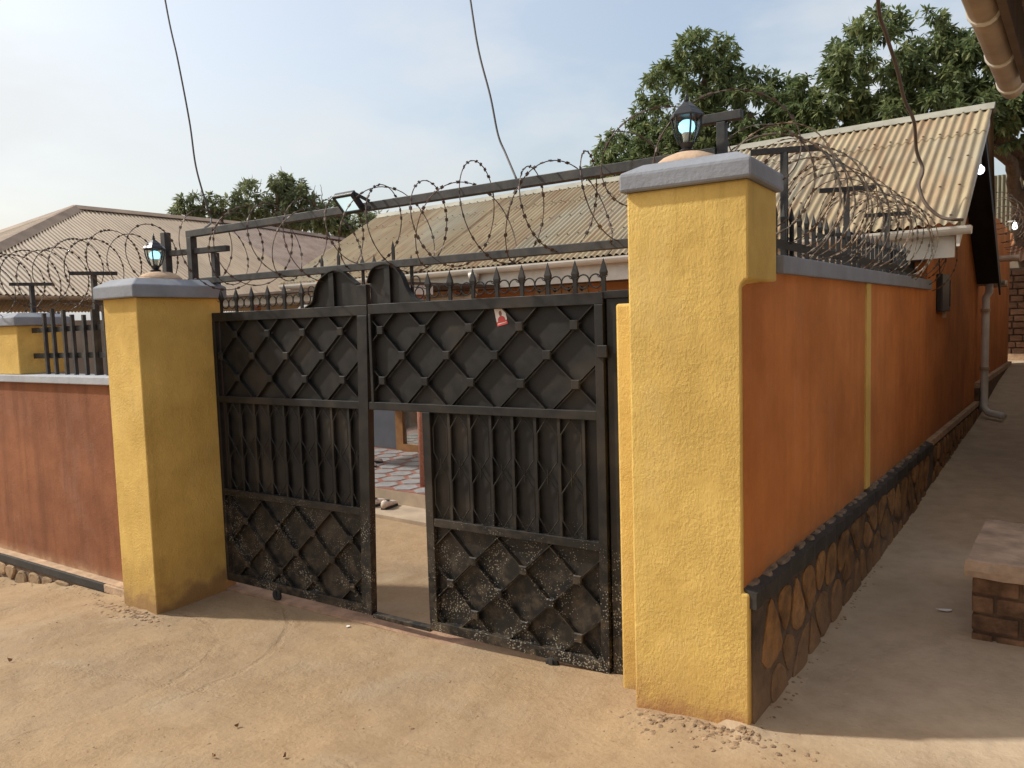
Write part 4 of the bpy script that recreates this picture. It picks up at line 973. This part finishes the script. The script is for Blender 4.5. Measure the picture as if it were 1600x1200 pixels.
# brick block with concrete slab, the neighbour's step
bk = thing('brick_step', tuple(AL(1.05, 1.9, .2)), 'low brick block with worn concrete slab top at the alley edge', 'step')
MB().box((.725, 1.42), (1.425, 2.30), (-.05, .565), AL).build('core', 'mortar_dark', bk)
r_ = random.Random(12)
for c in range(5):
    z0_ = .07+c*.1
    u_ = .715
    offs = .11 if c % 2 else 0
    k = 0
    while u_ < 1.42:
        w = (.22 if not (k == 0 and offs) else .11)-.014; d = r_.uniform(.0, .010)
        MB().box((u_, min(u_+w, 1.43)), (1.413-d, 1.5), (z0_, z0_+.086), AL).build('brick', 'brick_raw', bk, bev=.008); u_ += w+.014; k += 1
    v_ = 1.505; k = 0
    while v_ < 2.28:
        w = (.22 if not (k == 0 and offs) else .11)-.014; d = r_.uniform(.0, .010)
        MB().box((.713-d, .80), (v_, min(v_+w, 2.31)), (z0_, z0_+.086), AL).build('brick', 'brick_raw', bk, bev=.008); v_ += w+.014; k += 1
def slab():
    n = 14; m = MB(); r2 = random.Random(2); top = []; bot = []
    per = [(.68+.8*i/n, 1.375) for i in range(n)]+[(1.48, 1.375+.98*i/n) for i in range(n)]+[(1.48-.8*i/n, 2.355) for i in range(n)]+[(.68, 2.355-.98*i/n) for i in range(n)]
    for q, z, k in (((0), .562, .004), ((1), .60, .010), ((2), .648, .006)):
        for (u_, v_) in per: m.v.append(AL(u_+r2.uniform(-k, k)+(.008 if q == 2 and u_ < 1 else 0), v_+r2.uniform(-k, k)+(.008 if q == 2 and v_ < 1.6 else 0), z+r2.uniform(-.004, .004)))
    N = len(per)
    for k in range(2):
        for i in range(N): m.f.append([k*N+i, k*N+(i+1) % N, (k+1)*N+(i+1) % N, (k+1)*N+i])
    m.f.append([2*N+i for i in range(N)]); m.f.append([i for i in range(N)][::-1])
    return m
slab().build('slab', 'slab', bk)

# ------------------------------------------------------------------ far end of the alley
w2 = thing('boundary_wall', tuple(AL(-.1, 11, .5)), 'far orange wall section beyond the downpipe at the end of the alley', 'wall')
MB().box((-.22, .0), (RV+.003, 13.3), (0, 3.35), AL).build('wall_body', 'orange_stucco_shaded', w2)
MB().box((-.22, .05), (RV+.006, 13.3), (0, .95), AL).build('plinth', 'mortar_dark', w2); MB().box((-.22, .06), (RV+.006, 13.3), (.952, 1.02), AL).build('ledge', 'ledge_dust', w2)
MB().tube([AL(.0, 11.2, 2.75), AL(.28, 11.2, 2.75)], .05, 10).build('drain_pipe', 'pvc_dirty', w2); MB().tube([AL(.0, 9.9, 2.32), AL(.22, 9.9, 2.32)], .05, 10).build('drain_pipe', 'pvc_dirty', w2)
def coilB(t): return AL(.05+.02*math.sin(9*t), 10.2+t*2.8, 3.45-.25*t), Vector((0, 0, 1)), AU
razor_coil('razor_wire', coilB, .26, 9, 'pale razor wire coil on the far orange wall at the end of the alley', 'razor_zinc', 51, per=22, jit=.2, barb=.014, wr=.005)
w3 = thing('brick_wall', tuple(AL(1, 14, .9)), 'rough old brick wall closing the end of the alley', 'wall')
MB().box((-.6, 3.2), (14.0, 14.25), (.3, 2.72), AL).build('core', 'mortar_dark', w3)
r_ = random.Random(21)
for c in range(14):
    u_ = -.35+(.12 if c % 2 else 0)
    while u_ < 1.5:
        w = r_.uniform(.18, .25)
        MB().box((u_, u_+w-.02), (13.97-r_.uniform(0, .03), 14.05), (1.0+c*.122, 1.0+c*.122+.10), AL).build('brick', 'brick_wall', w3, bev=.012); u_ += w
MB().prism([(-.6, 0), (3.2, 0), (3.2, .10), (-.6, .13)], AL(0, 13.9, 1.0), AU, (0, 0, 1), AV*.08).build('footing', 'ledge_dust', w3)
b2 = thing('shed', tuple(AL(1.5, 16, 1)), 'shed with orange rusted roof and pale corrugated cladding behind the brick wall', 'shed')
rs = MB().box((-.6, 3.2), (15.9, 16.0), (3.42, 3.5), AL).build('roof', 'wood_dark', b2)
corr(lambda w: AL(w, 14.1, 2.85), lambda w: AL(w, 16.0, 3.55), AU, rs, 'roof_orange', w0=-.6, w1=3.2, sheet_w=.95)
cl = MB().box((-.6, 3.2), (16.02, 16.06), (1.0, 4.4), AL).build('back_wall', 'neigh_wall', b2)
corr(lambda w: AL(w, 15.99, 3.5), lambda w: AL(w, 15.985, 4.75), AU, cl, 'roof_green', w0=-.6, w1=3.2, sheet_w=.95)
lb = thing('alley_bulb', tuple(AL(.12, 12.5, 3.30)), 'small lit bulb on a bracket at the end of the alley', 'lamp')
MB().lathe([(.02, .03), (.036, .05), (.040, .08), (.03, .12), (.018, .15)], AL(.12, 12.5, 3.27), 12).build('bulb', 'bulb_white', lb, smooth=True)
MB().tube([AL(-.01, 12.5, 3.44), AL(.12, 12.5, 3.44), AL(.12, 12.5, 3.41)], .014, 6).build('bracket', 'pvc_white', lb)

# ------------------------------------------------------------------ cables
def cable(name, pts, r, label, mat, sub=8):
    P = [Vector(p) for p in pts]; P = [P[0]]+P+[P[-1]]; sm = []
    for i in range(1, len(P)-2):
        for k in range(sub):
            t_ = k/sub; a, b_, c, d = P[i-1], P[i], P[i+1], P[i+2]
            sm.append(.5*((2*b_)+(-a+c)*t_+(2*a-5*b_+4*c-d)*t_**2+(-a+3*b_-3*c+d)*t_**3))
    sm.append(P[-1])
    o = MB().tube(sm, r, 7).build(name, mat, None, smooth=True, org=sm[-1]); return tag(o, label, 'cable')
cable('overhead_cable', [at(215, -260, 9.0), at(258, 0, 7.8), at(278, 95, 7.4), at(296, 190, 7.1), at(306, 260, 6.9), at(322, 318, 6.75), at(330, 345, 6.7), (-5.06, .02, 2.735)], .0072, 'thin drooping cable ending at the gate frame beside the shaded pillar', 'cable')
cable('overhead_cable', [at(700, -240, 6.2), at(735, 0, 5.3), at(748, 80, 5.05), at(766, 150, 4.85), at(778, 210, 4.7), at(790, 240, 4.6), (-2.30, .02, 2.745)], .0062, 'thin kinked cable ending at the bar above the open wicket', 'cable')
cable('service_cable', [at(1376, -200, 5.6), at(1372, 0, 6.4), at(1385, 55, 6.8), at(1401, 105, 7.2), at(1413, 155, 7.5), at(1428, 190, 7.6), at(1432, 235, 7.7), at(1442, 265, 7.7), at(1436, 290, 7.5), at(1446, 318, 7.4), at(1468, 338, 7.35), at(1490, 343, 7.3), AL(.33, 4.09, 2.69)], .014, 'thick brown cable hanging over the corrugated roof to the gutter end', 'cable_brown')

# ------------------------------------------------------------------ litter
def flake(name, x, y, w, h, rz, label, cat, mat, curl=.3, seed=0):
    r2 = random.Random(seed); z = hgt(x, y)+.004; n = 9
    poly = [(w*math.cos(t)*r2.uniform(.6, 1), h*math.sin(t)*r2.uniform(.6, 1)) for t in np.linspace(0, 2*math.pi, n+1)[:-1]]
    Rz = Matrix.Rotation(rz, 3, 'Z'); m = MB()
    top = [Vector((x, y, z))+Rz@Vector((px, py, curl*(px*px)/w+.004)) for px, py in poly]
    m.add(top+[p-Vector((0, 0, .003)) for p in top], [list(range(n)), list(range(n, 2*n))[::-1]]+[(i, n+i, n+(i+1) % n, (i+1) % n) for i in range(n)])
    return tag(m.build(name, mat, None, org=Vector((x, y, z))), label, cat)
def G(px, py, z):
    d = ray(px, py); t_ = (z-CAM.z)/d.z; return CAM+d*t_
p = AL(.55, 1.72); flake('paper_scrap', p.x, p.y, .055, .018, .3, 'white paper scrap on the alley floor by the brick step', 'litter', 'paper', .2, 1)
p = G(552, 953, 0); flake('bottle_cap', -3.62, -.115, .016, .016, 0, 'small white bottle cap in front of the gate', 'litter', 'paper', .1, 2)
for i, (px, py) in enumerate(((15, 1022), (370, 1138), (445, 1192), (335, 1196))):
    q = G(px, py, .08); flake('dry_leaf', q.x, q.y, .017, .007, i*.8+.5, ('curled dry leaf on the road out from the stone plinth', 'dry leaf on the road among the tyre marks', 'upright curl of dry leaf on the open road', 'flat dry leaf on the open road')[i], 'leaf', 'dry_leaf', 1.6, i+5)['group'] = 'dry leaves on the road'
# pebbles and crumbs of earth
m = MB(); r_ = random.Random(77)
def peb(x, y, s_):
    z = hgt(x, y)-s_*.12; o = len(m.v); k = 6; h = r_.uniform(.4, .8)
    for (rr, zz) in ((1., .0), (.75, .5), (.0, .7)):
        for j in range(k):
            a = 2*math.pi*j/k+zz; q = rr*s_*r_.uniform(.75, 1.1); m.v.append(Vector((x+q*math.cos(a), y+q*math.sin(a), z+zz*s_*h)))
    for a in range(2):
        for j in range(k): m.f.append([o+a*k+j, o+a*k+(j+1) % k, o+(a+1)*k+(j+1) % k, o+(a+1)*k+j])
for i in range(2600):
    x, y = r_.uniform(-7.5, 1.), r_.uniform(-2.6, -.12)
    if y < -3.6+.55*(x+6): continue
    peb(x, y, abs(r_.gauss(.0, .0032))+.0018)
for i in range(260):                       # crumbs gathered at the pillar feet and under the wall
    k = i % 3
    if k == 0: x, y = r_.gauss(-1.15, .18), -.40-abs(r_.gauss(0, .10))
    elif k == 1: x, y = r_.gauss(-5.25, .25), -.64-abs(r_.gauss(0, .08))
    else: x, y = r_.uniform(-8.5, -5.4), LW-.10-abs(r_.gauss(0, .06))
    peb(x, y, abs(r_.gauss(.007, .005))+.003)
for i in range(230):                       # broken clods under the tall pillar and along the wall foot
    k = i % 4
    if k < 2: x, y = r_.gauss(-1.08, .16), -.385-abs(r_.gauss(0, .055))
    elif k == 2: x, y = r_.gauss(-5.2, .2), -.625-abs(r_.gauss(0, .045))
    else: q_ = AL(.06+abs(r_.gauss(0, .02)), r_.uniform(-.1, 2.5)); x, y = q_.x, q_.y
    peb(x, y, r_.uniform(.007, .022) if k < 3 else r_.uniform(.005, .012))
po_ = m.build('pebbles', 'pebble', None); po_['kind'] = 'stuff'; tag(po_, 'loose pebbles and crumbs of earth scattered over the dusty road', 'pebbles')

# ------------------------------------------------------------------ trees
def tree(base, lobes, n_ros, leaf, label, cat_mat, limbs, trunk_r, seed, droop=.5, per=9, cuts=()):
    r = np.random.default_rng(seed); B = np.array(base)
    o = thing('tree', tuple(base), label, 'tree')
    m = MB()
    for pts, ra, rb_ in limbs:
        P = [Vector(p) for p in pts]; P = [P[0]]+P+[P[-1]]; sm = []
        for i in range(1, len(P)-2):
            for k in range(6):
                t_ = k/6; a, b_, c, d = P[i-1], P[i], P[i+1], P[i+2]; sm.append(.5*((2*b_)+(-a+c)*t_+(2*a-5*b_+4*c-d)*t_**2+(-a+3*b_-3*c+d)*t_**3))
        sm.append(P[-1]); n = len(sm)
        sm = [s_+Vector(r.normal(0, .012, 3)) for s_ in sm]
        m.tube(sm, [ra+(rb_-ra)*i/(n-1) for i in range(n)], 9)
    tk = m.build('trunk', 'bark', o, smooth=True)
    for p, d, rr in cuts:
        p = Vector(p); d = Vector(d).normalized(); MB().tube([p, p+d*.03], rr, 10).build('cut_stub', 'bark_cut', tk)
    vol = np.array([l[3]*l[4]*l[5] for l in lobes])**.75; pick = r.choice(len(lobes), n_ros, p=vol/vol.sum())
    L_ = np.array(lobes)[pick]
    d = r.normal(size=(n_ros, 3)); d /= np.linalg.norm(d, axis=1)[:, None]
    rad = r.random(n_ros)**.33; rad = np.where(r.random(n_ros) < .7, .72+.33*r.random(n_ros), rad)
    # clumping: pull rosettes towards clump centres
    cen = L_[:, :3]+d*rad[:, None]*L_[:, 3:6]
    ncl = max(20, n_ros//16); cc = cen[r.choice(n_ros, ncl)]
    for s0 in range(0, n_ros, 2000):
        blk = cen[s0:s0+2000]; dd = ((blk[:, None]-cc[None])**2).sum(2); j = dd.argmin(1); cen[s0:s0+2000] = blk+(cc[j]-blk)*.42
    N = n_ros*per; C = np.repeat(cen, per, 0); base_d = np.repeat(d, per, 0)
    dirs = r.normal(size=(N, 3)); dirs /= np.linalg.norm(dirs, axis=1)[:, None]; dirs = dirs*.9+base_d*.45; dirs[:, 2] -= droop; dirs /= np.linalg.norm(dirs, axis=1)[:, None]
    side = np.cross(dirs, r.normal(size=(N, 3))); side /= np.linalg.norm(side, axis=1)[:, None]
    side[:, 2] *= .5
    ln = leaf*(.45+.95*r.random(N))[:, None]; w = ln*.17
    nor = np.cross(dirs, side)
    p0 = C+dirs*ln*.08; mid = C+dirs*ln*.5; tip = C+dirs*ln; tip[:, 2] -= .12*ln[:, 0]
    q1 = mid+side*w+nor*ln*.05; q2 = mid-side*w+nor*ln*.05
    V = np.stack([p0, q1, tip, q2], 1).reshape(-1, 3)-B; F = np.arange(N*4).reshape(N, 4)
    me = np_mesh('crown', V, F, cat_mat, False)
    at_ = me.attributes.new('lv', 'FLOAT', 'FACE'); val = np.clip(np.repeat(r.random(n_ros), per)*.6+.4*r.random(N), 0, 1); at_.data.foreach_set('value', val.astype(np.float32))
    c = bpy.data.objects.new('crown', me); COL.objects.link(c); c.parent = o
    return o
def lob(u_, v_, z, a, b, c): p = AL(u_, v_, z); return (p.x, p.y, p.z, a, b, c)
tv = 13.0
tree(tuple(AL(-5.2, tv, 0)), [lob(-7.0, tv, 5.6, 1.25, 1.1, .95), lob(-5.9, tv, 6.5, 1.35, 1.2, 1.25), lob(-5.5, tv-.2, 7.45, .7, .8, .65), lob(-4.7, tv+.2, 6.2, 1.15, 1.1, .9), lob(-6.4, tv-.6, 5.2, 1.7, 1., .8), lob(-4.3, tv, 5.4, .9, .9, .7), lob(-7.75, tv+.2, 5.1, .7, .8, .7)],
     4700, .16, 'mango tree with dark green crown behind the lantern on the tall pillar', 'mango_leaf',
     [([AL(-5.2, tv, 0), AL(-5.1, tv, 1.8), AL(-5.3, tv, 3.6)], .3, .22), ([AL(-5.3, tv, 3.5), AL(-6.0, tv, 4.6), AL(-6.4, tv, 5.6), AL(-6.6, tv, 6.2)], .17, .05), ([AL(-5.3, tv, 3.5), AL(-5.4, tv, 5.0), AL(-5.7, tv, 6.4), AL(-5.5, tv, 7.4)], .16, .04), ([AL(-5.3, tv, 3.5), AL(-4.5, tv-.3, 4.9), AL(-4.3, tv-.2, 5.4), AL(-4.6, tv, 6.2)], .15, .05), ([AL(-4.5, tv-.3, 4.8), AL(-3.9, tv-.3, 5.1), AL(-3.8, tv-.3, 5.8)], .09, .04)],
     .3, 101, droop=.55)
tree(tuple(AL(.35, tv+2.5, .9)), [lob(-2.9, tv, 5.4, 1.25, 1.1, .75), lob(-2.0, tv, 6.6, 1.25, 1.2, .95), lob(-.9, tv+.3, 6.1, 1.3, 1.2, .95), lob(.1, tv+.4, 6.3, 1.2, 1.2, .95), lob(.9, tv+.5, 5.85, 1.2, 1.2, .85), lob(-1.2, tv, 5.3, 1.5, 1.2, .75), lob(-3.5, tv-.2, 5.3, .75, .9, .7), lob(-2.9, tv-.3, 6.0, .75, .8, .7), lob(-3.65, tv-.2, 5.9, .6, .8, .55)],
     6600, .16, 'spreading mango tree with thick bent limbs and cut stubs behind the gable', 'mango_leaf',
     [([AL(.35, tv+2.5, .6), AL(.3, tv+2.3, 2.4), AL(.10, tv+2.0, 3.8), AL(.28, tv+1.8, 4.35), AL(.05, tv+1.6, 4.9), AL(-.4, tv+1., 5.2)], .26, .15), ([AL(.12, tv+2.0, 3.7), AL(-.05, tv+1.8, 4.2), AL(-.15, tv+1.2, 4.8), AL(-1.0, tv+.3, 5.2), AL(-2.2, tv, 5.5), AL(-2.8, tv, 5.3)], .14, .05), ([AL(-.4, tv+1, 5.2), AL(-.9, tv+.6, 5.9), AL(-1.6, tv+.2, 6.6)], .12, .04), ([AL(.1, tv+1.6, 4.8), AL(.5, tv+1, 5.6), AL(.4, tv+.5, 6.6)], .12, .04), ([AL(.2, tv+2.2, 3.0), AL(.6, tv+2.0, 3.4), AL(1.3, tv+1.8, 3.9)], .15, .1), ([AL(-1.0, tv+.1, 5.0), AL(-.95, tv-.3, 5.35)], .11, .10)],
     .3, 202, droop=.5, cuts=[(AL(-.95, tv-.3, 5.35), (0, -.5, 1), .10), (AL(-1.75, tv-.1, 5.2), (0, -.9, .3), .09)])
def lobx(px, py, t_, a, b): p = at(px, py, t_); return (p.x, p.y, p.z, a, a, b)
def far_tree(px, py, t_, spec, n, label, seed, leaf=.36):
    b = at(px, py, t_); b = Vector((b.x, b.y, 0)); ls = [lobx(*s_[:2], t_+s_[4], s_[2], s_[3]) for s_ in spec]
    limbs = [([b, b+Vector((.1, 0, 2.5)), b+Vector((0, 0, 4.5))], .25, .16)]
    for l in ls: limbs.append(([b+Vector((0, 0, 4.2)), (b+Vector((0, 0, 4.6))+Vector(l[:3]))/2+Vector((0, 0, .3)), Vector(l[:3])], .13, .04))
    rr_ = random.Random(seed)
    for l in ls:
        for _ in range(1):
            d_ = Vector((rr_.uniform(-1, 1), rr_.uniform(-1, 1), rr_.uniform(.1, 1.2))); c_ = Vector(l[:3]); limbs.append(([c_, c_+d_*l[3]*.6, c_+d_*l[3]*1.05+Vector((0, 0, .15))], .022, .006))
    tree(tuple(b), ls, n, leaf, label, 'far_leaf', limbs, .2, seed, droop=.3, per=8)
far_tree(440, 400, 30, [(398, 305, .75, .55, 0), (452, 290, .6, .5, .5), (430, 282, .35, .3, 0), (470, 325, .8, .6, 0), (425, 335, 1.1, .6, .5), (505, 325, .7, .55, 0), (383, 322, .5, .5, 0), (485, 345, 1., .4, 0), (460, 306, .6, .5, 0)], 900, 'tall airy tree standing behind the rusted end of the hip roof', 301, .25)
far_tree(315, 400, 30, [(297, 318, .42, .36, 0), (355, 328, .6, .5, 0), (320, 340, .8, .35, .5), (288, 332, .5, .25, 0), (320, 308, .2, .2, 0)], 330, 'small airy tree behind the ridge of the brown-grey hip roof', 302, .24)
far_tree(560, 400, 32, [(555, 350, 1.0, .45, 0), (585, 345, .6, .4, 0), (520, 356, .8, .4, 0), (535, 338, .4, .35, 0)], 430, 'low bushy tree in the gap between the two corrugated roofs', 303, .25)

for o in bpy.data.objects:
    if '_o' in o: del o['_o']
